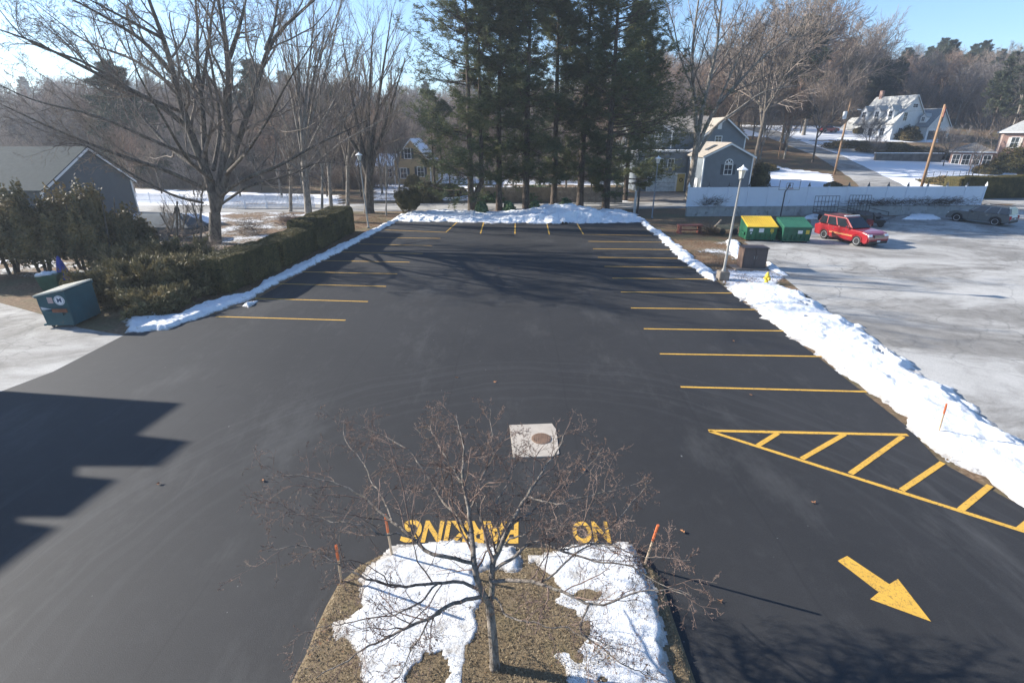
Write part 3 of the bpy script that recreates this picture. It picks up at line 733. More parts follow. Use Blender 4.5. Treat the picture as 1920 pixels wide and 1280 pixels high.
# lower front block with garage
y4 = 76.5; ax0, ax1 = xat(1196,310,y4), xat(1300,310,y4); zt = zat(1260,285,y4)
mb = MB().box(ax0, ax1, y4, y2-.01, 0, zt); mb.build('lower_wall', BLUE, b)
mb = MB().box(ax0-.15, ax1+.1, y4-.15, y2-.02, zt, zt+.2); mb.build('fascia', WHT, b)
gz = zat(1250,326,y4); mb = MB()
g0, g1 = xat(1214,340,y4), xat(1266,340,y4)
mb.box(g0-.12, g0, y4-.06, y4, 0, gz+.12); mb.box(g1, g1+.12, y4-.06, y4, 0, gz+.12); mb.box(g0, g1, y4-.06, y4, gz, gz+.12); mb.build('garage_frame', WHT, b)
mb = MB()
for k in range(4): mb.box(g0, g1, y4-.045, y4-.005, .02+k*gz/4, (k+1)*gz/4-.02)
mb.build('garage_door', M('pale garage paint', (.55, .6, .62), .6), b)
d0, d1 = xat(1269,340,y4), xat(1283,340,y4)
mb = MB().box(d0-.08, d0, y4-.06, y4, 0, gz+.1).box(d1, d1+.08, y4-.06, y4, 0, gz+.1).box(d0, d1, y4-.06, y4, gz+.02, gz+.1); mb.build('door_frame', WHT, b)
dr = MB().box(d0, d1, y4-.05, y4-.004, 0, gz+.02).build('door', YDOOR, b)
mb = MB(); n = 18
rc = Vector(((d0+d1)/2, y4-.09, gz*.66)); mb.tube([rc+Vector((.22*math.cos(2*math.pi*k/n), 0, .22*math.sin(2*math.pi*k/n))) for k in range(n+1)], .06, 6)
mb.build('wreath', leafmat('wreath green', [(.03, .04, .02), (.06, .05, .03), (.1, .05, .03)]), dr)
for px in (1215, 1238, 1258): window(b, (xat(px,306,y4), y4, zat(px,306,y4)), .8, 1.1, 'Y', -1)
y5 = 81.9; xd = xat(1232,240,y5)
gable(b, xd-2.0, xd+2.0, y2-1.2, y2+3, ex-2.2, ex+.1, zat(1236,232,y2-1.2), 'Y', BLUE, TANR, .3)
window(b, (xd, y2-1.2, ex-.6), .9, 1.1, 'Y', -1)

# dark house at the far left
hd = empty('grey_house', (0, 0, 0), 0, 'dark slate grey house with a green grey roof at the left edge', 'house')
gx_ = -40.0
gable(hd, -75, gx_, 45.0, 56.0, 0, 3.3, 6.45, 'X', DGRY, DROOF, .35, off=.55)
window(hd, (gx_, 48.5, 1.9), 1.0, 1.2, 'X', 1)
# yellow house across the road
yh = empty('yellow_house', (0, 0, 0), 0, 'yellow clapboard house with a snowy roof glimpsed left of the pines', 'house')
y = 88.; h0, h1 = xat(738,300,y), xat(806,300,y)
gable(yh, h0, h1, y, y+9, 0, zat(806,302,y), zat(768,262,y), 'Y', YEW_, SNR, .3)
for px, py in ((764,288),(789,322),(757,325)): window(yh, (xat(px,py,y), y, zat(px,py,y)), 1.0, 1.5, 'Y', -1, shutters=DGL)
gable(yh, xat(668,310,y+1), h0-.01, y+1, y+7, 0, zat(700,311,y+1), zat(700,290,y+4), 'X', M('pale yellow clapboard', (.5, .42, .3)), SNR, .25)
for px in (720, 738, 752): window(yh, (xat(px-8,324,y+1), y+1, zat(px,324,y+1)), .8, 1.3, 'Y', -1)

# white house on the hill
wo_ = AT(1672, 245, 126.); wo_.z = float(hz(wo_.x, 126.))-.5
wh = empty('white_house', wo_, rad(-70), 'white dormered house with pale grey roof and blue shaded gables on the hill', 'house')
WW = siding('white clapboard', (.72, .72, .70))
gable(wh, -9.5, 0, 0, 11, 0, 4.0, 9.8, 'X', WW, LTSN, .3)
for k in range(3): window(wh, (-8+k*2.9, 0, 2.2), 1.0, 1.6, 'Y', -1, shutters=WHT)
for x_ in (-8.2, -5.0, -1.8):
    gable(wh, x_-.8, x_+.8, .7, 4.2, 5.0, 6.7, 7.7, 'Y', WHT, LTSN, .15, trim=False, name=('dormer_wall', 'dormer_roof'))
    window(wh, (x_, .7, 6.0), .8, 1.1, 'Y', -1)
window(wh, (0, 5.6, 7.7), 1.5, .7, 'X', 1); window(wh, (0, 3.2, 5.4), 1.1, 1.7, 'X', 1); window(wh, (0, 2.6, 2.2), 1.1, 1.6, 'X', 1)
MB().box(-8.8, -8.1, 5, 5.7, 9, 11.3).build('chimney', BRK, wh)
gable(wh, -6, 3.0, 7.2, 14.6, 0, 3.4, 7.0, 'X', WW, GRYR, .3)
window(wh, (3.0, 10.9, 5.0), 1.1, 1.4, 'X', 1)
for y_ in (9.1, 12.7):
    MB().box(3.0, 3.05, y_-1.3, y_+1.3, .05, 2.4).build('garage_door', DGL, wh)
    MB().box(3.0, 3.06, y_-1.4, y_+1.4, 2.45, 2.9).build('transom', WHT, wh)
gable(wh, .6, 1.9, 7.5, 10.0, 4.1, 5.3, 6.0, 'Y', WHT, LTSN, .1, trim=False, name=('dormer_wall', 'dormer_roof'))
window(wh, (1.25, 7.5, 4.9), .6, .8, 'Y', -1)
gable(wh, -14, -9.52, 1.2, 7.5, 0, 2.9, 5.4, 'X', WW, LTSN, .25)
for k in range(2): window(wh, (-13+k*2.2, 1.2, 1.8), .9, 1.4, 'Y', -1)

# brick house at the right edge
bh = empty('brick_house', (0, 0, 0), 0, 'two storey red brick house with white shutters at the right edge', 'house')
y = 99.; bz = float(hz(92, 99)); b0 = xat(1876,270,y)
bh.location = (b0, y, bz-.6); bh.rotation_euler = (0, 0, rad(-38)); ew = 6.6; CSH = M('cream shutter', (.7, .62, .54))
def hip(parent, x0, x1, y0, y1, z, rise, mat, over=.4, name='roof'):
    x0 -= over; x1 += over; y0 -= over; y1 += over; i = (y1-y0)/2*.9
    MB().add([(x0,y0,z),(x1,y0,z),(x1,y1,z),(x0,y1,z),(x0+i,(y0+y1)/2,z+rise),(x1-i,(y0+y1)/2,z+rise)], [(0,1,5,4),(1,2,5),(2,3,4,5),(3,0,4),(0,3,2,1)]).build(name, mat, parent)
    MB().box(x0-.02, x1+.02, y0-.02, y1+.02, z-.22, z-.004).build('eaves', WHT, parent)
MB().box(0, 14, 0, 9, 0, ew).build('wall', BRK, bh); hip(bh, 0, 14, 0, 9, ew+.2, 2.9, LTSN)
for z_ in (2.1, 5.0):
    for x_ in (1.8, 4.6, 7.6, 10.6): window(bh, (x_, 0, z_), 1.0, 1.7, 'Y', -1, shutters=CSH)
MB().box(-6.5, -.02, 1.0, 7.5, 0, 3.2).build('wall', BRK, bh); hip(bh, -6.5, -.42, 1.0, 7.5, 3.4, 1.5, TANR, .35)
for x_ in (-5.6, -4.1, -2.6, -1.1): window(bh, (x_, 1.0, 1.9), 1.05, 1.7, 'Y', -1)

# the stepped building beyond the left of the view whose shadow falls on the lot
tips = [(-330,722),(0,733),(345,757),(262,817),(360,828),(302,876),(150,873),(146,893),(226,900),(132,972),(42,968),(40,980),(115,990),(0,1076),(-250,1230)]
X0 = -27.5; prof = []
for px, py in tips:
    p = G(px, py); t = (p.x-X0)/(-SUN.x) if p.x > X0 else .5
    q = p+SUN*t; prof.append((q.y, q.z))
prof[0] = (prof[1][0]-.02, -.1); yb = max(p[0] for p in prof[1:])
wb = empty('neighbouring_building', (X0-4, 12, 0), 0, 'building with stepped gables outside the left edge that shades the lot', 'building')
P = [(0, a[0]-12, a[1]) for a in prof[1:]]; P += [(0, P[-1][1], -.1), (0, P[0][1], -.1)]
P = [(X0-wb.location.x, b_, c_) for a_, b_, c_ in P]
MB().extrude(P, (-5, 0, 0)).build('wall', DGRY, wb)

# ------------------------------------------------------------------ walls and fences
VIN = M('white vinyl', (.60, .65, .73), .45, .04, 1.5)
fa, fb = G(1286,406), G(1834,403)
fa.z = 0; d = (fb-fa); Lf = d.length; ang = math.atan2(d.y, d.x)
rw = empty('retaining_wall', fa, ang, 'low grey concrete retaining wall under the white fence', 'wall')
RC = M('grey wall concrete', (.30, .31, .31), .9, .25, 1.2, bmp=.4, dirt=((.16, .16, .15), 1.6, .55))
mb = MB(); hw = .85
for k in range(11):
    mb.box(k*Lf/11+.01, (k+1)*Lf/11-.01, 0, .35, -.1, hw)
mb.build('wall_panels', RC, rw, bevel=.015); MB().box(-.03, Lf+.03, -.04, .39, hw+.002, hw+.1).build('coping', RC, rw, bevel=.015)
fe = empty('white_fence', fa+Vector((0, .18, hw+.1)), ang, 'long solid white vinyl fence on top of the retaining wall', 'fence')
npan = 15; FH = 1.86
for k in range(npan):
    x0, x1 = k*Lf/npan+.07, (k+1)*Lf/npan-.07; mb = MB(); n = 12
    for j in range(n): mb.box(x0+(x1-x0)*j/n+.004, x0+(x1-x0)*(j+1)/n-.004, -.015, .015, .1, FH-.1)
    mb.box(x0, x1, -.035, .035, .02, .1); mb.box(x0, x1, -.035, .035, FH-.1, FH)
    mb.build('panel', VIN, fe)
CAPD = M('dark post cap', (.06, .065, .07), .5)
for k in range(npan+1):
    x = k*Lf/npan
    MB().box(x-.065, x+.065, -.065, .065, 0, FH+.06).build('post', VIN, fe)
    MB().lathe([(.16, 0), (.16, .05), (.09, .16), (.015, .40)], (x, 0, FH+.062), 4).build('post_cap', CAPD if 0 < k < npan else WHT, fe)
def pickets(name, a, b, h, gap, w, mat, label, cat='fence', rails=2, top='point', z=None):
    a, b = Vector(a), Vector(b); L = (b-a).length; o = empty(name, a, math.atan2(b.y-a.y, b.x-a.x), label, cat)
    mb = MB(); n = int(L/(w+gap))
    for k in range(n):
        x = k*(w+gap); hh = h*random.uniform(.985, 1.01)
        mb.box(x, x+w, 0, .02, .06, hh)
        if top == 'point': mb.add([(x, 0, hh), (x+w, 0, hh), (x+w, .02, hh), (x, .02, hh), (x+w/2, 0, hh+.07), (x+w/2, .02, hh+.07)], [(0,1,4),(2,3,5),(1,2,5,4),(3,0,4,5)])
    mb.build('pickets', mat, o); mb = MB()
    for z in ([.3, h*.78] if rails == 2 else [.3]): mb.box(0, L, .022, .06, z, z+.08)
    mb.build('rail', mat, o)
    for k in range(int(L/2.4)+1): MB().box(k*2.4-.06, k*2.4+.06, .062, .17, 0, h+.14).build('post', mat, o)
    return o
pickets('picket_fence', G(418,391), G(592,390), 1.35, .07, .08, M('white picket paint', (.72, .76, .82), .6, .08), 'white picket fence beyond the snowy lawn, right of the big maple')
pickets('picket_fence', G(225,378), G(352,384), 1.1, .07, .08, M('white picket paint', (.72, .76, .82)), 'short stretch of picket fence between the dark house and the big maple')
pickets('stockade_fence', G(892,380), G(1168,381), 1.85, .006, .14, M('weathered fence wood', (.20, .16, .12), .9, .35, 2), 'weathered brown stockade fence across the road behind the pines', top='flat')
st = M('dark field stone', (.12, .11, .10), .95, .5, 1.2, bmp=.8, bscale=4)
a, b = GH(1640,301), GH(1765,304)
sw = empty('stone_wall', a, math.atan2(b.y-a.y, b.x-a.x), 'dark stone terrace wall below the white house', 'wall'); L = (b-a).length
MB().box(0, L, 0, .6, -.5, 1.3).build('wall_stones', st, sw, bevel=.08); MB().box(-.1, L+.1, -.1, .75, 1.302, 1.42).build('snowy_coping', M('snow cap', (.8, .82, .84)), sw)
BW = M('black fence wire', (.07, .07, .07), .6)
a, b = GH(1735,338), GH(1845,333)
wf = empty('wire_fence', a, 0, 'thin dark wire fence along the snowy lawn of the brick house', 'fence'); mb = MB(); ps = [a+(b-a)*k/9 for k in range(10)]
for p in ps: p.z = float(hz(p.x, p.y)); mb.tube([p-a, p-a+Vector((0, 0, 1.2))], .04, 5)
for z in (.35, .75, 1.15): mb.tube([p-a+Vector((0, 0, z)) for p in ps], .018, 4)
mb.build('wire', BW, wf)

# ------------------------------------------------------------------ lamp posts and poles
GALV = M('dull grey pole', (.30, .29, .27), .55, .15, 2, metal=.2); LGL = M('milky lantern glass', (.55, .50, .40), .25, .05)
DKM = M('dark metal', (.05, .05, .055), .5, .2)
def lamp_post(px, py, H, label, lean=0., block=True, mat=GALV, z=0.):
    p = G(px, py); o = empty('lamp_post', p, 0, label, 'lamp post', 'lantern posts round the lot'); o.rotation_euler = (0, lean, 0)
    b0 = .55 if block else .12
    if block: MB().box(-.28, .28, -.28, .28, -.02, .5).build('footing', M('brown concrete block', (.20, .17, .14), .9, .25, 4, bmp=.5), o, bevel=.03)
    MB().lathe([(.13, b0-.1), (.13, b0), (.075, b0+.12), (.07, b0+1.2), (.045, H-.55), (.045, H-.5)], n=10).build('pole', mat, o, smooth=True)
    MB().lathe([(.045, H-.52), (.14, H-.5), (.12, H-.46)], n=8).build('collar', DKM, o)
    MB().lathe([(.10, H-.46), (.19, H-.04), (.0, H-.04)], n=6).build('lantern_glass', LGL, o)
    mb = MB()
    for k in range(6):
        a = k*math.pi/3; mb.tube([(.105*math.cos(a), .105*math.sin(a), H-.46), (.195*math.cos(a), .195*math.sin(a), H-.03)], .012, 4)
    mb.build('lantern_frame', WHT, o)
    MB().lathe([(.30, H-.04), (.29, H), (.10, H+.12), (.05, H+.14), (.04, H+.2), (.0, H+.23)], n=6).build('lantern_cap', WHT, o)
    return o
lamp_post(1354, 524, 6.0, 'grey lamp post on a concrete block at the right edge of the lot', rad(1.6))
lamp_post(691, 428, 6.1, 'lamp post with white cap at the far left of the lot by the hedge', rad(-1.6), False)
lamp_post(1222, 410, 5.6, 'thin lamp post in shade behind the right end of the snow heap', rad(.5), False, M('blue grey pole', (.16, .18, .2)))
# short pair of posts
p = G(1189, 402); MB().lathe([(.13, 0), (.12, 2.3), (.04, 2.36)], n=10).build('post', M('pale wooden post', (.42, .40, .37), .8), None, loc=p)
tag(D.objects['post'] if 'post' in D.objects and D.objects['post'].parent is None else C.objects[-1], 'short pale post at the right end of the snow heap', 'post')
for o in list(C.objects):
    if o.parent is None and o.name.startswith('post') and 'label' not in o: tag(o, 'short pale post at the right end of the snow heap', 'post')
o = MB().lathe([(.11, 0), (.10, 2.5), (.03, 2.55)], n=10).build('dark_post', M('dark wooden post', (.07, .06, .05), .9), None, loc=G(1195,400))
tag(o, 'short dark post standing against the pale post', 'post')
UW = M('utility pole wood', (.27, .17, .10), .9, .25, 2, bmp=.4)
def upole(px, py, H, r, label, extras):
    p = GH(px, py); o = empty('utility_pole', p, 0, label, 'utility pole')
    MB().lathe([(r, -.3), (r*.93, H*.5), (r*.72, H), (.02, H+.05)], n=12).build('pole', UW, o, smooth=True); extras(o, H, r); return o, p
def ex1(o, H, r):
    MB().lathe([(.05, -.02), (.30, 0), (.30, 1.15), (.05, 1.2)], (-r-.32, -.05, H-3.1), 14).build('transformer', M('transformer grey', (.55, .56, .57), .4), o, smooth=False)
    MB().tube([(.1, 0, H-1.9), (1.0, -.3, H-1.6), (1.3, -.35, H-1.62)], .035, 6).build('lamp_arm', GALV, o)
    MB().tube([(1.2, -.34, H-1.66), (1.75, -.45, H-1.72)], [.09, .05], 8).build('lamp_head', WHT, o)
u1, p1 = upole(1564, 328, 11.9, .17, 'wooden utility pole with grey transformer beside the hill road', ex1)
def ex2(o, H, r):
    MB().box(-.09, .09, -r-.14, -r-.01, H-1.6, H-.3).build('insulator_bracket', M('rust red bracket', (.28, .12, .09)), o)
u2, p2 = upole(1727, 352, 11.3, .20, 'thick wooden utility pole behind the right half of the white fence', ex2)
def wire(a, b, sag, label):
    pts = [a+(b-a)*t+Vector((0, 0, -4*sag*t*(1-t))) for t in [k/24 for k in range(25)]]
    tag(MB().tube([q-a for q in pts], .014, 4).build('overhead_wire', DKM, None, loc=a), label, 'wire')
wire(p1+Vector((0, 0, 11.2)), p2+Vector((0, 0, 10.9)), .8, 'overhead wire between the two utility poles')
wire(AT(1180,302,66), p1+Vector((0, 0, 6.2)), 1.2, 'overhead wire crossing in front of the blue house')
for (px, py, H, lab) in [(1459,299,8.5,'thin bare wooden pole left of the hill road'),]:
    o = MB().lathe([(.14, -.3), (.09, H)], n=8).build('utility_pole', UW, None, loc=GH(px, py)); tag(o, lab, 'utility pole')
p = GH(70, 262); p = Vector((-150, 160, float(hz(-150, 160)))); o = empty('floodlight_pole', p, 0, 'far pale floodlight pole in the wood at the left edge', 'light pole')
MB().lathe([(.2, 0), (.12, 15)], n=8).build('pole', GALV, o); MB().box(-3, 3, -.2, .2, 14.6, 15).build('lamp_bar', WHT, o)

# basketball hoop
p = G(1462, 412); o = empty('basketball_hoop', p, rad(4), 'basketball hoop on a black pole in front of the white fence', 'basketball hoop')
MB().tube([(0, 0, 0), (0, 0, 2.6), (0, -.5, 3.2)], .06, 8).build('pole', DKM, o)
mb = MB(); a, h0_, h1_ = 1.0, 2.85, 3.75
for q in (((-a, h0_), (a, h0_)), ((a, h0_), (a, h1_)), ((a, h1_), (-a, h1_)), ((-a, h1_), (-a, h0_)), ((-.3, 3.0), (.3, 3.0)), ((.3, 3.0), (.3, 3.45)), ((.3, 3.45), (-.3, 3.45)), ((-.3, 3.45), (-.3, 3.0))):
    mb.tube([(q[0][0], -.55, q[0][1]), (q[1][0], -.55, q[1][1])], .03, 5)
mb.build('backboard_frame', M('grey frame', (.25, .24, .24)), o)
mb = MB(); mb.tube([(.23*math.cos(k*math.pi/8), -.82+.23*math.sin(k*math.pi/8), 3.0) for k in range(17)], .015, 5).build('rim', M('orange rim', (.45, .15, .06)), o)

# ------------------------------------------------------------------ dumpsters
def dumpster(loc, rz, W, Dp, hf, hb, body, lid, label, lids=2, stickers=()):
    """front face towards local -Y; lid slopes down to the front"""
    o = empty('dumpster', loc, rz, label, 'dumpster')
    mb = MB(); mb.extrude([(-W/2, -Dp/2+.08, .12), (-W/2, -Dp/2, hf*.72), (-W/2, -Dp/2+.0, hf), (-W/2, Dp/2, hb), (-W/2, Dp/2, .12)], (W, 0, 0)); b = mb.build('body', body, o, bevel=.02)
    mb = MB()
    for x in [-W/2+.02+(W-.04)*k/6 for k in range(7)][1:-1] if W > 1.9 else []: mb.box(x-.03, x+.03, -Dp/2-.045, -Dp/2+.02, .2, hf*.55)
    mb.box(-W/2-.03, W/2+.03, -Dp/2-.04, -Dp/2+.03, hf-.07, hf-.0); mb.box(-W/2-.03, W/2+.03, Dp/2-.03, Dp/2+.04, hb-.09, hb-.01)
    mb.box(-W/2-.03, W/2+.03, -Dp/2-.03, -Dp/2+.06, .13, .2)
    mb.build('rim', body, o)
    for s in (-1, 1):
        mb = MB(); x = s*(W/2+.06); z = hf*.5
        mb.box(x-.06, x+.06, -Dp*.34, Dp*.30, z-.10, z-.085).box(x-.06, x+.06, -Dp*.34, Dp*.30, z+.085, z+.10).box(x+s*.045-.012, x+s*.045+.012, -Dp*.34, Dp*.30, z-.084, z+.084)
        mb.build('fork_pocket', body, o)
    for sx in (-1, 1):
        for sy in (-1, 1): MB().lathe([(.06, -.03), (.06, .03)], (sx*(W/2-.15), sy*(Dp/2-.2), .065), 10, 'X').build('caster', DKM, o)
    sl = (hb-hf)/Dp
    for k in range(lids):
        w0 = -W/2-.04+(W+.08)*k/lids+.012; w1 = -W/2-.04+(W+.08)*(k+1)/lids-.012; mb = MB()
        mb.extrude([(w0, -Dp/2-.10, hf-.03), (w0, Dp/2+.03, hb+.035), (w0, Dp/2+.03, hb+.075), (w0, -Dp/2-.10, hf+.02)], (w1-w0, 0, 0))
        for j in range(7):
            x = w0+(w1-w0)*(j+.5)/7; mb.extrude([(x-.035, -Dp/2-.05, hf+.022), (x-.035, Dp/2-.02, hb+.065), (x-.035, Dp/2-.02, hb+.095), (x-.035, -Dp/2-.05, hf+.052)], (.07, 0, 0))
        mb.build('lid', lid, o)
    for (x, z, w_, h_, m) in stickers:
        tag(MB().box(x-w_/2, x+w_/2, -Dp/2-.012, -Dp/2-.002, z-h_/2, z+h_/2).build('sticker', m, o))
    return o
GB = M('dumpster green', (.02, .115, .06), .5, .25, 2.5, dirt=((.10, .09, .06), 3, .62), bmp=.1)
GB2 = M('darker dumpster green', (.016, .09, .055), .5, .25, 2.5, dirt=((.09, .09, .06), 3, .62))
YL = M('yellow plastic lid', (.75, .50, .045), .5, .08, 4); GL = M('green plastic lid', (.03, .14, .085), .5, .15, 4)
STW = M('white sticker', (.6, .62, .64), .6, .1, 10); STY = M('yellow sticker', (.5, .38, .05), .6, .2, 20)
pA0, pA1 = G(1398,452), G(1455,453); W = (pA1-pA0).length
o = dumpster((pA0+pA1)/2+Vector((0, .80, 0)), rad(-3), W, 1.6, 1.12, 1.62, GB, YL, 'green dumpster with two bright yellow lids', stickers=[(-W*.36, .86, .24, .2, STW), (-W*.35, .62, .10, .12, STW), (-.05, .84, .36, .3, STW), (W*.33, .84, .26, .26, STY), (W*.33, .62, .1, .1, STY)])
pA0, pA1 = G(1466,455), G(1519,456); W = (pA1-pA0).length
o = dumpster((pA0+pA1)/2+Vector((0, .80, 0)), rad(-3), W, 1.6, 1.18, 1.62, GB2, GL, 'all green dumpster between the yellow-lidded one and the red car', stickers=[(.2, .82, .34, .24, STW), (W*.36, .82, .26, .3, STY)])
MB().lathe([(0, 0), (.09, 0), (.09, .01), (0, .01)], (-.95, -.55, 1.13), 12, 'X').build('sticker', YL, o)
TEAL = M('weathered teal paint', (.02, .085, .105), .5, .2, 2, dirt=((.12, .10, .08), 2.2, .63), bmp=.1)
LID = M('sunlit pale lid', (.50, .49, .42), .6, .12, 3); RUST = M('rust', (.20, .085, .05), .9, .4, 6)
pA0, pA1 = G(78,617), G(139,613); Dt = (pA1-pA0).length; Wt = 1.65
o = dumpster((pA0+pA1)/2+Vector((.1, Wt/2, 0)), rad(-87), Wt, Dt, 1.42, 1.64, TEAL, LID, 'teal dumpster with a sloping pale lid and a round M sticker', lids=2)
fx = Wt/2+.012
MB().box(fx+.10, fx+.115, -.02, Dt/2-.02, .74, .90).build('rusty_pocket', RUST, o)
MB().extrude([(fx, -Dt/2+.08, .96), (fx, -Dt/2+.50, .86), (fx, -Dt/2+.10, .83)], (.008, 0, 0)).build('torn_sticker', STW, o)
MB().box(fx-.006, fx+.006, -.16, .05, 1.12, 1.38).build('small_sticker', M('faded sticker', (.5, .36, .34), .7, .3, 12), o)
sb = MB().lathe([(0, 0), (.21, 0), (.21, .006), (0, .006)], (fx, .32, 1.24), 28, 'X').build('round_sticker', M('white emblem', (.75, .76, .78), .5, .03), o)
NAV = M('navy emblem ink', (.03, .06, .14), .6)
mm = text_mesh('M', .26, NAV, 'emblem_letter', .001); q = link('emblem_letter', mm, sb, (fx+.010, .32, 1.24)); q.rotation_euler = (math.pi/2, 0, math.pi/2)
mb = MB()
for k in range(22):
    a = 2*math.pi*k/22; mb.box(fx+.007, fx+.010, .32+.175*math.cos(a)-.011, .32+.175*math.cos(a)+.011, 1.24+.175*math.sin(a)-.014, 1.24+.175*math.sin(a)+.014)
mb.build('emblem_ring', NAV, sb)
# green bin with snow behind, blue wrap
p = G(98, 540); p = Vector((-24.7, 26.6, 0)); o = empty('bin', p, rad(15), 'open dark green bin topped with snow behind the teal dumpster', 'bin'); o.scale = (.74, .74, .85)
MB().hull8([(-.5,-.4,0),(.5,-.4,0),(.5,.4,0),(-.5,.4,0)], [(-.66,-.5,.95),(.66,-.5,.95),(.66,.5,.95),(-.66,.5,.95)]).build('bin_body', GB2, o, bevel=.03)
mb = MB(); 
for k in range(9): mb.lathe([(.22, 0), (.2, .1), (.1, .17), (0, .19)], (random.uniform(-.5, .5), random.uniform(-.35, .35), .93), 8)
mb.build('snow_cap', SNW, o, smooth=True)
BLT = M('blue tarp', (.03, .05, .30), .6, .3, 5)
tag(MB().lathe([(.30, 0), (.27, .5), (.16, 1.0), (.07, 1.3), (.02, 1.35)], n=7).build('tarp_wrapped_post', BLT, None, bevel=.01, loc=(-25.7, 28.6, .0)), 'post wrapped in deep blue tarp behind the teal dumpster', 'tarp')
# dark tarp-covered boat behind the shrubs
p = G(322, 446); o = empty('covered_trailer', p, rad(-6), 'long low trailer load under a dark sheet left of the big maple', 'trailer')
TP = M('dark blue grey sheet', (.05, .07, .085), .75, .3, 1.2, bmp=.4, bscale=6)
mb = MB().hull8([(-2.9,-1.2,.9),(2.9,-1.2,.9),(2.9,1.2,.9),(-2.9,1.2,.9)], [(-2.2,-.3,1.9),(1.4,-.3,1.95),(1.4,.3,1.95),(-2.2,.3,1.9)]); mb.build('sheet', TP, o, bevel=.15, seg=3)
MB().box(-2.7, 2.7, -1.0, 1.0, .45, .9).build('bed', DKM, o)
for s in (-1, 1):
    for x in (-.5, .4): MB().lathe([(.0, -.1), (.33, -.1), (.35, 0), (.33, .1), (0, .1)], (x, s*1.05, .34), 16, 'Y').build('wheel', DKM, o)

# cabinet, hydrant, bench, cart
p0, p1 = G(1391,505), G(1436,506); W = (p1-p0).length; pc = (p0+p1)/2
o = empty('utility_cabinet', pc+Vector((0, .5, 0)), rad(-2), 'brown metal utility cabinet on a concrete pad beside the pavement', 'cabinet')
CB = M('brown cabinet paint', (.085, .065, .06), .5, .12, 3); 
MB().box(-W/2-.45, W/2+.2, -.75, .6, -.02, .07).build('pad', M('brown stained concrete', (.25, .20, .16), .9, .2, 2, bmp=.4), o, bevel=.02)
MB().box(-W/2, W/2, -.45, .45, .072, 1.28).build('cabinet_body', CB, o, bevel=.015); MB().box(-W/2-.05, W/2+.05, -.52, .5, 1.282, 1.34).build('cabinet_top', CB, o, bevel=.015)
for s in (-1, 1):
    dd = MB().box(*sorted((s*.012, s*(W/2-.05))), -.472, -.452, .26, 1.24).build('door', CB, o, bevel=.004)
    MB().box(s*.07-.012, s*.07+.012, -.5, -.474, .66, .84).build('handle', GALV, dd)
MB().box(-W/2-.012, -W/2-.002, -.42, .42, .1, 1.24).build('sunlit_side', M('sunlit brown side', (.22, .14, .10), .7, .2), o)  # thin sheet in lighter brown; sunlight on this side is in its colour
p = G(1436, 532); o = empty('fire_hydrant', p, rad(20), 'small yellow fire hydrant beside the snow bank', 'hydrant'); HY = M('hydrant yellow', (.70, .52, .05), .5, .15, 8)
MB().lathe([(.15, 0), (.15, .05), (.10, .06), (.095, .42), (.13, .44), (.13, .47), (.11, .49), (.08, .60), (.03, .64), (.03, .69), (0, .69)], n=14).build('barrel', HY, o, smooth=False)
for s in (-1, 1): MB().lathe([(0, s*.08), (.05, s*.08), (.05, s*.16), (.065, s*.16), (.065, s*.19), (0, s*.19)], (0, 0, .34), 10, 'X').build('nozzle', HY, o)
MB().lathe([(0, -.09), (.07, -.09), (.07, -.17), (.085, -.17), (.085, -.2), (0, -.2)], (0, 0, .30), 10, 'Y').build('pumper_nozzle', HY, o)
RW = M('red brown bench wood', (.26, .085, .06), .7, .25, 4)
p = G(1292, 437); o = empty('bench', p, rad(2), 'low red brown wooden bench on the bare soil', 'bench')
mb = MB()
for k in range(4): mb.box(-1.0, 1.0, -.30+k*.16, -.15+k*.16, .62, .70)
mb.build('seat', RW, o)
for s in (-1, 1): MB().box(s*.85-.09, s*.85+.09, -.27, .30, 0, .618).box(s*.85-.14, s*.85+.14, -.36, .36, -.0, .12).build('leg', RW, o)
MB().box(-.8, .8, -.03, .03, .2, .32).build('stretcher', RW, o)
WD = M('pale weathered wood', (.42, .35, .22), .8, .2, 3)
p = G(1360, 438); o = empty('garden_cart', p, rad(8), 'pale wooden garden cart lying left of the yellow-lidded dumpster', 'cart')
mb = MB()
for k in range(6): mb.box(-.75+k*.25, -.51+k*.25, -.4, .4, .45, .49)
mb.box(-.77, .77, -.44, -.402, .45, .66); mb.box(-.77, .77, .402, .44, .45, .66); mb.build('tray', WD, o)
for s in (-1, 1):
    MB().lathe([(.0, -.03), (.24, -.03), (.25, 0), (.24, .03), (0, .03)], (s*.55, -.50, .25), 16, 'Y').build('wheel', DKM, o)
    MB().tube([(.7, s*.3, .5), (1.25, s*.3, .62)], .025, 6).build('handle', WD, o)
o = MB().tube([(0, 0, .15), (1.0, .5, 1.0)], .07, 8).build('log', M('cut log bark', (.36, .28, .20)), None, loc=G(1331,437)); tag(o, 'leaning pale pole in the brush pile left of the garden cart', 'log')
BR = bark_mat('brush twig', (.07, .05, .035), (.16, .12, .09))
def brush_pile(loc, rx, ry, h, n, label, name='brush_pile', mat=None, r=.012):
    st = RNG.normal(size=(n, 3))*[rx*.45, ry*.45, 0]; st[:, 2] = RNG.random(n)*h*.6
    d = RNG.normal(size=(n, 3)); d[:, 2] = np.abs(d[:, 2])*.6; d /= np.linalg.norm(d, axis=1, keepdims=True)
    L = RNG.uniform(.4, 1.2, n)[:, None]; P = np.stack([st, st+d*L*.5+RNG.normal(size=(n, 3))*.05, st+d*L], 1); P[:, :, 2] = np.clip(P[:, :, 2], .01, h)
    V, F = tubes(P, np.tile([r, r*.8, r*.4], (n, 1)), 3)
    tag(link(name, np_mesh(name, V, F, mat or BR), None, loc), label, 'brush')
brush_pile(G(1333,440), .9, .5, .7, 260, 'brown brush pile between the bench and the garden cart')
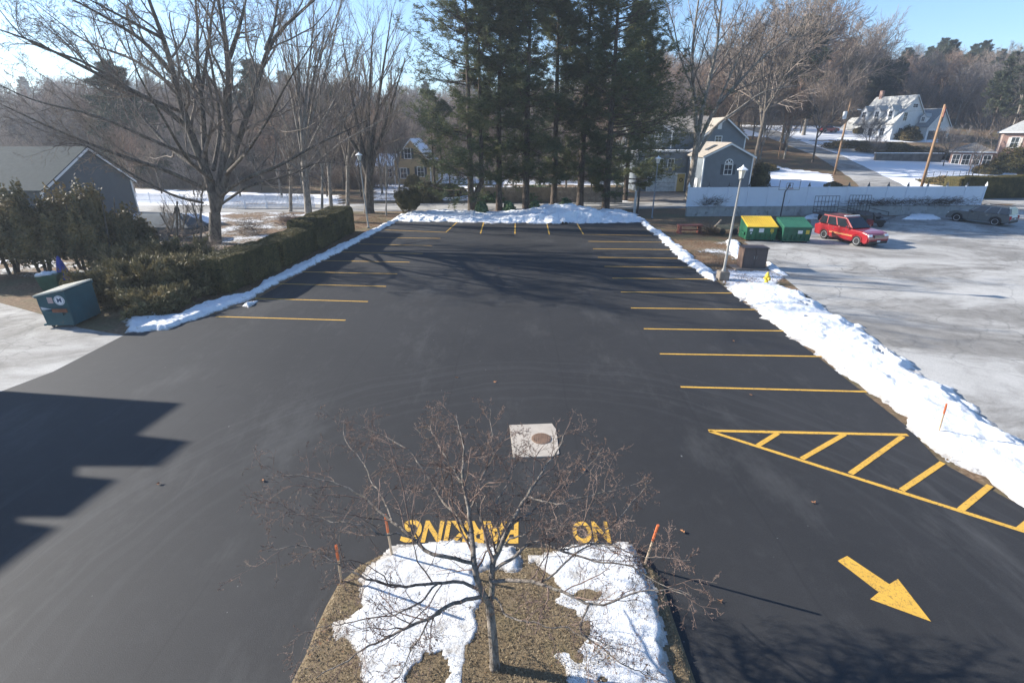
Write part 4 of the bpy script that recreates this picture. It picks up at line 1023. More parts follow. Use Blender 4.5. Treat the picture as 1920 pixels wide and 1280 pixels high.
brush_pile(G(1640,404.3)+Vector((0, .1, .95)), 5, .4, .8, 500, 'dry vines along the wall top behind the trailers')
brush_pile(G(1330,405.6)+Vector((0, .1, .95)), 1.4, .3, 1.3, 260, 'dry stems against the left end of the white fence')
brush_pile(G(1750,403.5)+Vector((0, .1, .95)), 4.5, .4, 1.0, 600, 'dry vines along the wall top near the grey car')

# stakes
OR = M('orange stake paint', (.62, .15, .05), .6, .1); SW = M('stake wood', (.50, .38, .26), .8, .15, 5)
def stake(b, t, zb, label, L=1.25):
    p = G(*b, zb); r = ray(*t); lo, best = None, 1e9
    for k in range(-60, 61):                 # tip: the point on the tip's sight line that makes the stake L long
        tt = (p.length)/r.length*(1+k*.008); q = Vector((0, 0, CAM_H))+r*tt
        if q.z > p.z and abs((q-p).length-L) < best: best = abs((q-p).length-L); lo = q
    d = (lo-p); o = empty('stake', p, 0, label, 'stake', 'orange-tipped marker stakes')
    MB().tube([d*-.1, d*.62], .022, 6).build('stick', SW, o); MB().tube([d*.62, d], .025, 6).build('orange_tip', OR, o)
stake((736,1046), (722,965), .1, 'orange-tipped stake at the top left corner of the island')
stake((640,1088), (630,1022), .1, 'orange-tipped stake at the left edge of the island')
stake((1209,1058), (1234,984), .1, 'orange-tipped stake at the top right corner of the island')
stake((1762,802), (1775,757), .35, 'thin orange stake in the big snow bank', .95)

# ------------------------------------------------------------------ cars
TYR = M('tyre rubber', (.02, .02, .022), .85, .1); RIM = M('alloy rim', (.45, .46, .48), .35, .05, metal=.7); GLS = glassy('car glass', (.015, .02, .025))
BLK = M('black plastic', (.02, .02, .022), .55); HLG = M('headlight lens', (.75, .76, .78), .1, .02, coat=1); RLG = M('tail light lens', (.5, .02, .02), .15, coat=1); CHR = M('chrome', (.6, .6, .6), .2, metal=1)
def car(loc, rz, paint, label, L=4.5, W=1.84, H=1.74, group=None, suv=True, bar=False, cat='car', hood=.98, nose=.95, stripe=None, glass_f=.38):
    o = empty('parked_car', loc, rz, label, cat, group); wr = .36; xf, xr = L*.31, -L*.29; ar = wr+.06; q = L/2; belt = H*.60
    def arch(cx): return [(cx+ar*math.cos(a), max(.26, wr+ar*math.sin(a))) for a in [math.pi*k/12-.2*(1 if k < 1 else 0) for k in range(0, 13)]]
    af = sorted(arch(xf), key=lambda p: -p[0]); arr = sorted(arch(xr), key=lambda p: -p[0])
    prof = [(-q+.05, .32), (-q, .55), (-q+.02, .8), (-q+.10, belt)] + [(-q+.3, belt+.02), (q*.30, belt+.01), (q*.42, hood+.04), (q*.75, hood), (q-.18, nose-.06), (q-.04, nose-.2), (q, .6), (q-.04, .35), (q-.15, .27)]
    prof += [(xf+ar, .27)]+af[1:-1]+[(xf-ar, .27), (xr+ar, .27)]+arr[1:-1]+[(xr-ar, .27)]
    MB().extrude([(x, -W/2, z) for x, z in prof], (0, W, 0)).build('body', paint, o, bevel=.085, seg=4)
    # cabin
    rx0, rx1 = (-q+.30, q*.02) if suv else (-q*.42, q*.02); bx0, bx1 = (-q+.10, q*glass_f) if suv else (-q*.72, q*.42); wi = W/2-.05; wt = W/2-.21
    B = [(bx0, -wi, belt), (bx1, -wi, belt), (bx1, wi, belt), (bx0, wi, belt)]; T = [(rx0, -wt, H-.02), (rx1, -wt, H), (rx1, wt, H), (rx0, wt, H-.02)]
    MB().hull8(B, T).build('roof', paint, o, bevel=.11, seg=4)
    Bv = [Vector(p) for p in B]; Tv = [Vector(p) for p in T]
    def panel(a, b, c, d, off, name, mat=GLS, parent=o):
        nrm = (b-a).cross(d-a).normalized()*off; return MB().extrude([a+nrm*.2, b+nrm*.2, c+nrm*.2, d+nrm*.2], nrm).build(name, mat, parent)
    def quad(P, u0, u1, v0, v1): 
        f = lambda u, v: (P[0]*(1-u)+P[1]*u)*(1-v)+(P[3]*(1-u)+P[2]*u)*v
        return f(u0, v0), f(u1, v0), f(u1, v1), f(u0, v1)
    for s in (0, 1):
        P = (Bv[0], Bv[1], Tv[1], Tv[0]) if s == 0 else (Bv[2], Bv[3], Tv[3], Tv[2])
        for (u0, u1, nm) in ((.05, .27, 0), (.31, .58, 1), (.62, .93, 2)) if suv else ((.12, .5, 0), (.54, .9, 1)):
            if s: u0, u1 = 1-u1, 1-u0
            panel(*quad(P, u0, u1, .10, .88), .02, 'side_window')
    panel(*quad((Bv[1], Bv[2], Tv[2], Tv[1]), .05, .95, .07, .94), .022, 'windshield'); panel(*quad((Bv[3], Bv[0], Tv[0], Tv[3]), .08, .92, .12, .88), .022, 'rear_window')
    for cx in (xf, xr):
        for s in (-1, 1):
            y = s*(W/2-.11); t = MB().lathe([(.2, -.11), (wr-.03, -.11), (wr, -.07), (wr, .07), (wr-.03, .11), (.2, .11)], (cx, y, wr), 24, 'Y').build('wheel', TYR, o, smooth=False)
            mb = MB().lathe([(.0, s*.06), (.05, s*.10), (.05, s*.06)], (cx, y, wr), 10, 'Y').lathe([(wr*.66, s*.09), (wr*.70, s*.115), (wr*.60, s*.113), (wr*.60, s*.05)], (cx, y, wr), 24, 'Y')
            for k in range(6):
                a = 2*math.pi*k/6; u = Vector((math.cos(a), 0, math.sin(a))); v = Vector((-math.sin(a), 0, math.cos(a))); c0 = Vector((cx, y+s*.085, wr))
                mb.extrude([c0+u*.03-v*.035, c0+u*wr*.64-v*.028, c0+u*wr*.64+v*.028, c0+u*.03+v*.035], (0, s*.02, 0))
            mb.build('rim', RIM, t)
            mb = MB(); mb.extrude([(cx+(ar+.03)*math.cos(a), s*(W/2-.005), wr+(ar+.03)*math.sin(a)) for a in [math.pi*k/12 for k in range(13)]]+[(cx+(ar-.03)*math.cos(a), s*(W/2-.005), wr+(ar-.03)*math.sin(a)) for a in [math.pi*k/12 for k in range(12, -1, -1)]], (0, s*.025, 0)); mb.build('wheel_arch', BLK if stripe is None else paint, o)
            MB().box(cx-.36, cx+.36, y-.14 if s > 0 else y-.09, y+.09 if s > 0 else y+.14, .28, .72).build('wheel_well', BLK, o)
    for s in (-1, 1):
        a, b = sorted((s*(W/2-.06), s*(W/2-.42)))
        MB().hull8([(q-.14,a,nose-.36),(q-.02,a,nose-.36),(q-.02,b,nose-.36),(q-.14,b,nose-.36)], [(q-.22,a,nose-.1),(q-.09,a,nose-.1),(q-.09,b,nose-.1),(q-.22,b,nose-.1)]).build('headlight', HLG, o, bevel=.015)
        a, b = sorted((s*(W/2-.02), s*(W/2-.24))); MB().box(-q-.012, -q+.12, a, b, belt-.38, belt-.06).build('tail_light', RLG, o, bevel=.02)
        a, b = sorted((s*(W/2+.02), s*(W/2+.20))); MB().box(bx1-.40, bx1-.28, a, b, belt+.02, belt+.2).build('wing_mirror', paint, o, bevel=.03)
        a, b = sorted((s*(W/2-.02), s*(W/2+.014)))
        for x in ((-.02, .18), (-1.0, -.8)): MB().box(x[0]+.2, x[1]+.2, a, b, belt-.16, belt-.12).build('door_handle', CHR, o)
        a, b = sorted((s*(W/2-.02), s*(W/2+.003)))
        mb = MB()
        for x in (q*glass_f-.25, -.12, -q*.42): mb.box(x-.008, x+.008, a, b, .36, belt-.02)
        mb.box(xr+ar+.1, xf-ar-.05, a, b, .34, .355); mb.build('door_gap', BLK, o)
        if stripe: MB().box(xr+ar+.02, xf-ar-.02, *sorted((s*(W/2-.02), s*(W/2+.004))), .62, .655).box(xr+ar+.02, xf-ar-.02, *sorted((s*(W/2-.02), s*(W/2+.004))), .70, .715).build('side_stripe', stripe, o)
        a, b = sorted((s*(wt-.02), s*(wt-.07)))
        if suv: MB().box(rx0+.1, rx1-.15, a, b, H+.005, H+.045).build('roof_rail', BLK, o)
    MB().box(q-.06, q+.012, -.46, .46, nose-.36, nose-.14).build('grille', BLK, o, bevel=.01)
    mb = MB()
    for k in range(3): mb.box(q+.0, q+.02, -.44, .44, nose-.34+k*.075, nose-.315+k*.075)
    mb.build('grille_bar', CHR, o)
    MB().box(q-.10, q+.03, -W/2+.12, W/2-.12, .28, .46).build('front_bumper', BLK, o, bevel=.03); MB().box(-q-.03, -q+.1, -W/2+.1, W/2-.1, .3, .5).build('rear_bumper', BLK, o, bevel=.03)
    MB().box(q+.031, q+.038, -.15, .15, .40, .52).build('number_plate', STW, o); MB().box(-q-.038, -q-.031, -.15, .15, .62, .74).build('number_plate', STW, o)
    if bar: MB().box(rx1-.28, rx1-.12, -wt+.06, wt-.06, H+.02, H+.09).build('roof_light_bar', STW, o, bevel=.02)
    return o
REDP = M('red car paint', (.26, .008, .014), .3, .03, 2, spec=.6, coat=.8); GRYP = M('grey car paint', (.12, .13, .135), .3, .05, 2, coat=.7, metal=.4)
w_r, w_f = G(1547,443), G(1590,462)
# near-side wheels touch the ground here; heading from rear to front
hd_ = rad(-44)
hv = Vector((math.cos(hd_), math.sin(hd_), 0)); nv = Vector((-hv.y, hv.x, 0))
hv = (w_f-w_r).normalized(); NV = Vector((-hv.y, hv.x, 0))
car((w_r+w_f)/2+NV*.85+Vector((0,0,.008)), rad(-74), REDP, 'bright red sport utility car with white roof bar parked by the green dumpster', L=4.9, W=1.96, H=1.86, bar=True, hood=1.08, nose=1.04, stripe=M('gold stripe', (.5, .33, .12)))
print('RED heading', math.degrees(math.atan2((w_f-w_r).y, (w_f-w_r).x)), (w_f-w_r).length)
ga, gb = G(1815,422), G(1862,431)
print('GREY', ga, gb, (gb-ga).length)
car((G(1803,417)+G(1898,424))/2+Vector((0,.8,.008)), rad(120), GRYP, 'dark grey hatchback parked at the right end of the white fence', L=4.8, W=1.95, H=1.66, hood=.98, nose=.92)
car(GH(1552,249)+Vector((0,0,.05)), rad(5), M('maroon car paint', (.25, .02, .03), .4, coat=.5), 'distant dark red car parked up the hill road', L=4.6, H=1.5, suv=False)

# utility trailers
def trailer(loc, rz, label, W=2.4, h=1.5):
    o = empty('utility_trailer', loc, rz, label, 'trailer'); m = DKM
    mb = MB().box(-W/2, W/2, -1.5, 1.5, .5, .58); mb.build('deck', M('trailer deck', (.10, .08, .07)), o); mb = MB()
    for s in (-1, 1):
        mb.tube([(s*W/2, -1.5, .58), (s*W/2, -1.5, .9)], .03, 5).tube([(s*W/2, 1.5, .58), (s*W/2, 1.5, .9)], .03, 5).tube([(s*W/2, -1.5, .9), (s*W/2, 1.5, .9)], .03, 5)
    mb.build('side_rail', m, o); mb = MB()
    for k in range(8): x = -W/2+W*k/7; mb.tube([(x, 1.5, .58), (x, 1.6, .58+h)], .022, 5)
    for z in (.0, .33, .66, 1.): mb.tube([(-W/2, 1.5+.1*z, .6+h*z), (W/2, 1.5+.1*z, .6+h*z)], .025, 5)
    mb.build('ramp_gate', m, o)
    for s in (-1, 1): MB().lathe([(0, -.09), (.3, -.09), (.32, 0), (.3, .09), (0, .09)], (s*(W/2+.13), 0, .32), 16, 'Y' if 0 else 'X').build('wheel', TYR, o)
    MB().tube([(-.5, -1.5, .54), (0, -2.5, .5)], .04, 6).tube([(.5, -1.5, .54), (0, -2.5, .5)], .04, 6).build('drawbar', m, o)
trailer(G(1565,414)+Vector((0, .2, 0)), rad(4), 'dark utility trailer with raised mesh gate behind the red car, nearer the dumpster', 2.5)
trailer(G(1625,412)+Vector((0, .2, 0)), rad(-2), 'dark utility trailer with raised mesh gate right of the red car roof', 2.1)
o = empty('snow_blower', G(1668,430)+Vector((0, 1.4, 0)), rad(150), 'dark red machine with black engine parked right of the trailers', 'machine')
MB().box(-.4, .5, -.35, .35, .3, .62).build('engine_housing', BLK, o, bevel=.08); MB().box(.5, 1.0, -.5, .5, .08, .55).build('auger_housing', M('dull red paint', (.22, .03, .03)), o, bevel=.04)
for s in (-1, 1):
    MB().lathe([(0, -.08), (.24, -.08), (.25, 0), (.24, .08), (0, .08)], (-.05, s*.4, .25), 14, 'Y').build('wheel', TYR, o); MB().tube([(-.3, s*.25, .5), (-1.0, s*.3, 1.0)], .025, 6).build('handle', DKM, o)
MB().tube([(.5, 0, .5), (.55, 0, .95), (.7, 0, 1.1)], .09, 8).build('chute', BLK, o)

# ------------------------------------------------------------------ bare trees
BK = bark_mat('grey brown bark', (.06, .05, .042), (.17, .145, .12)); TW = bark_mat('twig bark', (.13, .105, .085), (.28, .23, .19), 3)
TWR = bark_mat('reddish twig bark', (.12, .075, .06), (.30, .215, .175), 5); BKL = bark_mat('pale bark', (.16, .14, .12), (.36, .32, .27))
def tree_meshes(limbs, levels, seed, k=16, sides=(10, 6, 4, 3, 3, 3), rmin=.006, start=0, trunk_sides=10, spurs=0, kink=0.):
    """limbs: list of (points, r0, r1); first one is the trunk. levels: (n, t0, t1, angle, lenf, rf, k, wander, up)"""
    rng = np.random.default_rng(seed)
    P = np.stack([resample(l[0], k) for l in limbs]); R = np.stack([np.interp(np.linspace(0, 1, k), [0, .12, 1], [l[1]*(1.0 if i else 1.35), l[1], l[2]]) for i, l in enumerate(limbs)])
    if kink:
        nz = rng.normal(size=P[start:].shape); nz[:, 1:-1] = (nz[:, :-2]+nz[:, 1:-1]+nz[:, 2:])/2; nz[:, 0] = 0; P[start:] += nz*kink
    tv = tubes(P, R, trunk_sides); parts = []
    par = (P[start:], R[start:])
    for li, (n, t0, t1, a, lf, rf, kk, wd, up) in enumerate(levels):
        ch = grow(par[0], par[1], n, t0, t1, a, lf, rf, kk, wd, up, rng, rmin=rmin)
        parts.append(tubes(ch[0], ch[1], sides[min(li+1, 5)]))
        if li == 0: fine = ch
        par = ch if li else (np.concatenate([ch[0]]), ch[1])
    if spurs:
        sp_ = grow(par[0], par[1], spurs, .1, 1, 1.2, .16, .8, 3, .1, .0, rng, rmin=rmin*.9); parts.append(tubes(sp_[0], sp_[1], 3))
        j = sp_[0][:, -1]; parts.append(leaves(j, .014, rng, 1.2))
    return tv, merge(parts)
def tree_object(name, loc, tm, bark, twig, label, group=None, cat='tree'):
    o = empty(name, loc, 0, label, cat, group)
    link('trunk', np_mesh('trunk', *tm[0], bark, True), o); link('crown', np_mesh('crown', *tm[1], twig, True), o); return o
def px_limbs(base, defs):
    """defs: ([(px,py,Y)...], r0, r1) -> local limbs; Y the distance ahead"""
    return [([AT(*p)-base for p in pts], r0, r1) for pts, r0, r1 in defs]

# big maple at left
Ym = 39.; base = AT(405, 468, Ym); base.z = 0
L_ = [([(405,482,Ym),(404,452,Ym),(403,425,Ym),(403,400,Ym)], 0.456, 0.387),
      ([(404,400,Ym),(396,335,Ym),(372,290,Ym),(348,225,Ym-.5),(325,140,Ym-1),(308,70,Ym-1.5),(285,20,Ym-2),(262,-50,Ym-2.5)], 0.332, 0.072),
      ([(405,395,Ym),(416,330,Ym),(428,250,Ym+.5),(430,140,Ym+1),(421,60,Ym+1.5),(408,0,Ym+2),(400,-60,Ym+2)], 0.318, 0.065),
      ([(408,390,Ym),(420,340,Ym),(455,240,Ym-1),(478,180,Ym-1.5),(497,95,Ym-2),(515,60,Ym-2),(560,28,Ym-2.5),(610,-20,Ym-3)], 0.260, 0.051),
      ([(497,95,Ym-2),(513,55,Ym-2),(522,0,Ym-2),(518,-50,Ym-2)], 0.101, 0.036), ([(430,110,Ym+1),(448,55,Ym+1),(466,-20,Ym+1)], 0.159, 0.043),
      ([(385,310,Ym),(380,200,Ym+1.5),(368,110,Ym+2),(372,40,Ym+2),(362,-30,Ym+2)], 0.202, 0.051), ([(378,170,Ym+1.5),(390,90,Ym+2),(398,20,Ym+2),(410,-40,Ym+2)], 0.130, 0.036),
      ([(352,240,Ym-.5),(300,195,Ym-2),(205,150,Ym-4),(130,112,Ym-5),(60,75,Ym-6),(-20,50,Ym-7)], 0.174, 0.029), ([(325,140,Ym-1),(268,75,Ym-2),(190,28,Ym-3),(100,-20,Ym-4)], 0.144, 0.029),
      ([(310,75,Ym-1.5),(235,35,Ym-3),(140,-15,Ym-4)], 0.108, 0.029), ([(330,165,Ym-1),(250,110,Ym+1),(160,80,Ym+2),(70,10,Ym+3)], 0.108, 0.022),
      ([(340,210,Ym),(255,175,Ym-3),(150,110,Ym-5),(50,85,Ym-6),(0,20,Ym-6)], 0.123, 0.022), ([(385,355,Ym),(315,320,Ym-2),(205,285,Ym-4),(95,240,Ym-5),(-10,190,Ym-6)], 0.144, 0.029),
      ([(375,300,Ym),(290,265,Ym-3),(180,215,Ym-5),(60,190,Ym-6),(-20,150,Ym-6)], 0.115, 0.022), ([(380,380,Ym),(330,370,Ym-2),(250,330,Ym-4),(150,262,Ym-5),(100,275,Ym-6)], 0.094, 0.022),
      ([(410,372,Ym),(445,340,Ym-1),(530,310,Ym-2),(575,280,Ym-2),(640,250,Ym-3),(690,225,Ym-3)], 0.144, 0.025), ([(412,385,Ym),(470,345,Ym+1),(545,330,Ym+2),(600,300,Ym+2),(650,310,Ym+2)], 0.094, 0.022),
      ([(400,320,Ym),(415,240,Ym+2),(400,140,Ym+3),(385,60,Ym+4),(350,-10,Ym+5)], 0.144, 0.036), ([(395,330,Ym),(330,290,Ym+2),(260,215,Ym+4),(210,120,Ym+5),(170,20,Ym+6)], 0.144, 0.029),
      ([(420,330,Ym),(460,290,Ym-4),(500,230,Ym-7),(540,150,Ym-9),(600,60,Ym-10)], 0.123, 0.022), ([(400,340,Ym),(350,300,Ym-4),(300,210,Ym-7),(250,130,Ym-9),(230,40,Ym-10)], 0.123, 0.022)]
lv = [(9, .25, .98, .75, .36, .5, 8, .14, .05), (6, .15, .98, .7, .48, .55, 6, .16, .04), (6, .15, .98, .65, .55, .6, 5, .18, .03), (4, .2, 1., .6, .55, .7, 4, .2, .02)]
tree_object('bare_maple', base, tree_meshes(px_limbs(base, L_), lv, 3, rmin=.0085, start=1), BK, TW, 'large spreading bare maple with many thick limbs behind the hedge')

# fan shaped tree right of it, with neighbours
Yn = 50.; base = AT(578, 414, Yn); base.z = 0
fan = [([(580,420,Yn),(577,380,Yn),(572,330,Yn),(568,285,Yn)], .34, .24)]
for (x0, y0, x1, y1, x2, y2, r) in [(568,300,548,190,520,60,.13),(568,290,560,170,548,-10,.13),(568,285,575,160,590,-30,.14),(570,290,600,170,640,0,.13),(570,300,615,210,690,60,.12),(572,320,640,230,740,110,.1),(567,310,530,220,470,90,.1),(570,295,585,200,610,40,.1),(572,330,650,260,760,200,.08),(568,280,590,130,655,-40,.12),(572,345,540,290,480,190,.08),(570,290,550,120,500,-20,.1)]:
    dy = random.uniform(-3, 3); fan.append(([(x0,y0,Yn),((x0+x1)/2,(y0+y1)/2-6,Yn+dy*.3),(x1,y1,Yn+dy*.6),((x1+x2)/2+4,(y1+y2)/2,Yn+dy*.8),(x2,y2,Yn+dy)], r, .025))
lv2 = [(11, .2, .98, .42, .36, .5, 7, .06, .08), (6, .15, .98, .4, .5, .6, 5, .08, .06), (4, .15, 1., .4, .55, .7, 4, .1, .05)]
tree_object('bare_tree', base, tree_meshes(px_limbs(base, fan), lv2, 5, rmin=.0095, start=1), BKL, TW, 'tall fan shaped bare tree with pale upright limbs behind the hedge')
def stem_tree(px, py, Y, tops, r, seed, label, bark=BK, lv=lv2, n=1, name='bare_tree', lean=0):
    b = AT(px, py, Y); b.z = float(hz(b.x, b.y))
    defs = [([(px,py+6,Y),(px+lean*.3,py-30,Y),(px+lean*.6,py-70,Y),(px+lean,py-100,Y)], r, r*.7)]
    for (x1, y1, x2, y2) in tops: defs.append(([(px+lean*.5,py-55,Y),(px+lean+(x1-px-lean)*.3,py-100,Y),(x1,y1,Y+random.uniform(-1,1)),(x2,y2,Y+random.uniform(-2,2))], r*.5, .03))
    return tree_object(name, b, tree_meshes(px_limbs(b, defs), lv, seed, rmin=.010, start=1), bark, TW, label)
stem_tree(692, 398, 55, [(668,230,640,60),(690,220,700,40),(720,240,760,110),(700,250,735,20),(655,260,610,140)], .5, 8, 'dark trunked bare tree beside the lantern post at the far left lot corner')
stem_tree(652, 392, 58, [(640,270,610,150),(655,260,670,120),(672,280,705,170)], .22, 9, 'slender bare tree just left of the dark trunked one', BKL)
stem_tree(622, 398, 54, [(610,280,590,180),(635,280,650,160)], .2, 10, 'leaning slim bare tree at the end of the hedge', BKL, lean=-8)
stem_tree(604, 408, 50, [(600,300,585,220),(612,300,640,230)], .13, 12, 'thin bare sapling behind the hedge end', BKL)
stem_tree(724, 402, 53, [(722,350,720,300),(728,350,745,310)], .07, 14, 'thin young tree in front of the heart shaped yew', BKL)
stem_tree(545, 400, 56, [(540,280,520,120),(530,290,480,150),(552,280,560,140)], .18, 15, 'bare tree between the maple and the fan shaped tree', BKL)
stem_tree(332, 478, 33, [(322,440,300,400),(340,440,352,390)], .07, 16, 'thin twiggy sapling left of the maple trunk'); stem_tree(377, 488, 32, [(376,430,380,340),(374,430,360,380)], .06, 17, 'slim straight sapling in front of the maple trunk')

# big tree behind the left end of the white fence
Yr = 66.; base = AT(1293, 356, Yr); base.z = 0
R_ = [([(1290,385,Yr),(1294,345,Yr),(1302,300,Yr),(1308,255,Yr)], 0.422, 0.340),
      ([(1306,275,Yr),(1304,200,Yr),(1296,140,Yr),(1300,70,Yr),(1310,0,Yr),(1318,-60,Yr)], 0.258, 0.048), ([(1308,262,Yr),(1316,205,Yr),(1330,150,Yr),(1345,90,Yr),(1350,20,Yr),(1362,-50,Yr)], 0.258, 0.048),
      ([(1306,280,Yr),(1322,240,Yr),(1345,195,Yr-1),(1390,150,Yr-1),(1425,110,Yr-2),(1470,75,Yr-2),(1530,60,Yr-2)], 0.231, 0.041), ([(1309,285,Yr),(1340,235,Yr),(1385,205,Yr+1),(1430,170,Yr+1),(1500,160,Yr+1)], 0.177, 0.034),
      ([(1345,195,Yr-1),(1375,130,Yr-1),(1400,70,Yr-1),(1440,20,Yr-1)], 0.122, 0.027), ([(1300,170,Yr),(1275,110,Yr),(1262,40,Yr),(1240,-20,Yr)], 0.109, 0.027), ([(1330,150,Yr),(1370,90,Yr+1),(1395,30,Yr+1),(1410,-30,Yr)], 0.109, 0.027)]
tree_object('bare_tree', base, tree_meshes(px_limbs(base, R_), [(10, .25, .98, .6, .4, .5, 8, .1, .05), (6, .15, .98, .6, .5, .55, 6, .12, .04), (5, .15, .98, .6, .5, .6, 4, .14, .03), (3, .2, 1., .6, .5, .7, 3, .15, .02)], 21, rmin=.011, start=1), BKL, TW, 'tall pale-barked bare tree rising behind the left end of the white fence')

# small thorny tree on the island, in the foreground; limbs given as (px, py, height)
bt = G(928, 1252); bt.z = .2
def fl(pts, r0, r1): return ([G(*p)-bt for p in pts], r0, r1)
T_ = [fl([(928,1256,.15),(926,1215,.55),(922,1170,.95),(917,1128,1.3)], 0.074, 0.062),
      fl([(918,1135,1.25),(895,1095,1.6),(886,1055,1.85),(884,1010,2.05),(876,960,2.35),(868,905,2.7),(872,850,3.0),(858,780,3.3)], 0.048, 0.006),
      fl([(918,1130,1.3),(924,1085,1.6),(922,1055,1.8),(940,1020,2.0),(958,985,2.2),(985,930,2.5),(1030,870,2.8),(1065,810,3.1)], 0.046, 0.006),
      fl([(902,1118,1.45),(875,1122,1.5),(835,1138,1.45),(790,1165,1.4),(735,1188,1.35),(650,1235,1.25),(590,1270,1.2)], 0.029, 0.006),
      fl([(887,1055,1.85),(858,1048,1.95),(815,1042,2.05),(775,1010,2.15),(735,975,2.3),(690,935,2.45),(640,905,2.6),(570,893,2.75),(500,890,2.8)], 0.029, 0.004),
      fl([(900,1105,1.5),(870,1090,1.65),(820,1095,1.7),(760,1100,1.75),(700,1090,1.85),(640,1060,2.0),(560,1020,2.2),(500,1030,2.2)], 0.025, 0.004),
      fl([(924,1090,1.6),(945,1098,1.6),(965,1085,1.7),(1000,1092,1.8),(1045,1108,1.85),(1110,1130,1.9),(1150,1132,1.95),(1210,1100,2.1),(1290,1110,2.2)], 0.028, 0.004),
      fl([(925,1070,1.7),(950,1060,1.8),(975,1025,2.0),(1010,1012,2.1),(1050,1030,2.1),(1100,1050,2.15),(1180,1060,2.2),(1290,1120,2.2)], 0.025, 0.004),
      fl([(1110,1130,1.9),(1090,1170,1.75),(1080,1185,1.7),(1110,1200,1.65),(1180,1250,1.5),(1240,1280,1.4)], 0.015, 0.003),
      fl([(884,1010,2.05),(850,960,2.2),(810,900,2.4),(770,850,2.6),(720,815,2.8),(670,790,3.0)], 0.024, 0.004),
      fl([(876,960,2.35),(900,900,2.6),(930,850,2.8),(920,800,3.1),(915,765,3.25)], 0.020, 0.003), fl([(868,905,2.7),(830,850,2.9),(805,800,3.1),(812,765,3.3)], 0.015, 0.003),
      fl([(958,985,2.2),(1010,950,2.35),(1060,915,2.5),(1100,880,2.7),(1130,840,2.85)], 0.018, 0.003), fl([(985,930,2.5),(1050,945,2.5),(1110,930,2.6),(1200,905,2.7)], 0.015, 0.003),
      fl([(1000,1092,1.8),(1060,1060,2.05),(1120,1010,2.2),(1180,950,2.4),(1215,900,2.6)], 0.015, 0.003), fl([(835,1138,1.45),(790,1180,1.3),(770,1230,1.1),(730,1290,.9)], 0.014, 0.003),
      fl([(775,1010,2.15),(720,1000,2.3),(640,980,2.4),(560,960,2.5),(520,975,2.5)], 0.015, 0.003), fl([(820,1095,1.7),(770,1140,1.6),(690,1160,1.6),(600,1170,1.6),(545,1200,1.6)], 0.014, 0.003),
      fl([(735,975,2.3),(690,880,2.6),(650,830,2.8),(640,790,2.9)], 0.014, 0.003), fl([(940,1020,2.0),(930,950,2.4),(960,880,2.7),(985,820,3.0)], 0.017, 0.003),
      fl([(922,1055,1.8),(905,1000,2.1),(890,930,2.5),(840,880,2.8),(760,870,2.9)], 0.017, 0.003), fl([(940,1020,2.0),(1000,990,2.3),(1080,985,2.5),(1160,990,2.5)], 0.014, 0.003),
      fl([(920,1120,1.4),(950,1150,1.5),(1000,1170,1.6),(1060,1175,1.7),(1130,1215,1.7)], 0.015, 0.003), fl([(1050,1030,2.1),(1120,1015,2.3),(1200,1040,2.35),(1300,1050,2.4)], 0.013, 0.003)]
tm = tree_meshes(T_, [(11, .15, 1., .85, .36, .5, 8, .2, .012), (5, .1, 1., .9, .5, .6, 6, .22, .0), (4, .12, 1., .85, .5, .7, 4, .25, .0)], 33, k=24, rmin=.0028, start=1, trunk_sides=12, spurs=4, kink=.022)
tree_object('thorny_tree', bt, tm, bark_mat('grey lichened bark', (.14, .115, .095), (.36, .31, .26), 14), TWR, 'small bare thorny tree with reddish twigs on the snowy island')
# the island's bare twigs' neighbour whose crown shades the near right corner is the tree itself

# ------------------------------------------------------------------ background bare trees (five kinds, copied)
def generic_bare(seed, H=16, spread=1., rmin=.026, dens=1.):
    rng = np.random.default_rng(seed); r = H*.014
    tr = [(rng.normal()*.15, rng.normal()*.15, H*t) for t in np.linspace(0, .5, 4)]; tr = [Vector(p) for p in tr]; tr[0] = Vector((0, 0, -.3)); limbs = [(tr, r, r*.7)]
    top = tr[-1]; n = 5
    for k in range(n):
        a = 2*math.pi*(k+rng.random()*.6)/n; s = spread*H*.32*(.5+rng.random()*.7); z0 = tr[1].z+(tr[-1].z-tr[1].z)*rng.random(); p0 = Vector((0, 0, z0))
        e = Vector((math.cos(a)*s, math.sin(a)*s, H*(.78+.24*rng.random()))); m = p0.lerp(e, .4)+Vector((math.cos(a), math.sin(a), 0))*s*.15
        limbs.append(([p0, m, p0.lerp(e, .75), e], r*.55, .04))
    limbs.append(([top, top+Vector((.3, .2, H*.25)), top+Vector((rng.normal()*.6, rng.normal()*.6, H*.5))], r*.7, .04))
    return tree_meshes(limbs, [(int(11*dens), .08, .98, .7, .55, .5, 6, .1, .05), (7, .12, .98, .65, .55, .6, 5, .12, .04), (5, .1, 1., .6, .6, .7, 3, .12, .03)], seed, k=10, rmin=rmin, start=1, trunk_sides=6)
TWG = bark_mat('far grey twigs', (.12, .105, .10), (.27, .24, .225), .5); TWH = bark_mat('far russet twigs', (.19, .12, .085), (.36, .25, .185), .5)
TWF = bark_mat('far twigs', (.17, .13, .105), (.34, .275, .225), .5)
kinds = [(generic_bare(100+i, H, sp_), ) for i, (H, sp_) in enumerate([(16, 1.), (18, .8), (14, 1.2), (17, .7), (12, 1.3)])]
protos = []
def bg_tree(x, y, kind, scale, label, group, rz):
    z = float(hz(x, y))
    if kind not in [p[0] for p in protos]:
        o = tree_object('bare_tree', (x, y, z), kinds[kind][0], BKL if kind % 2 else BK, (TWF, TWG, TWF, TWH, TWG)[kind], label, group); protos.append((kind, o))
    else:
        src = dict(protos)[kind]; o = dup(src, (x, y, z), label=label, group=group)
    o.rotation_euler = (0, 0, rz); o.scale = (scale*random.uniform(.9, 1.1),)*2+(scale,); return o
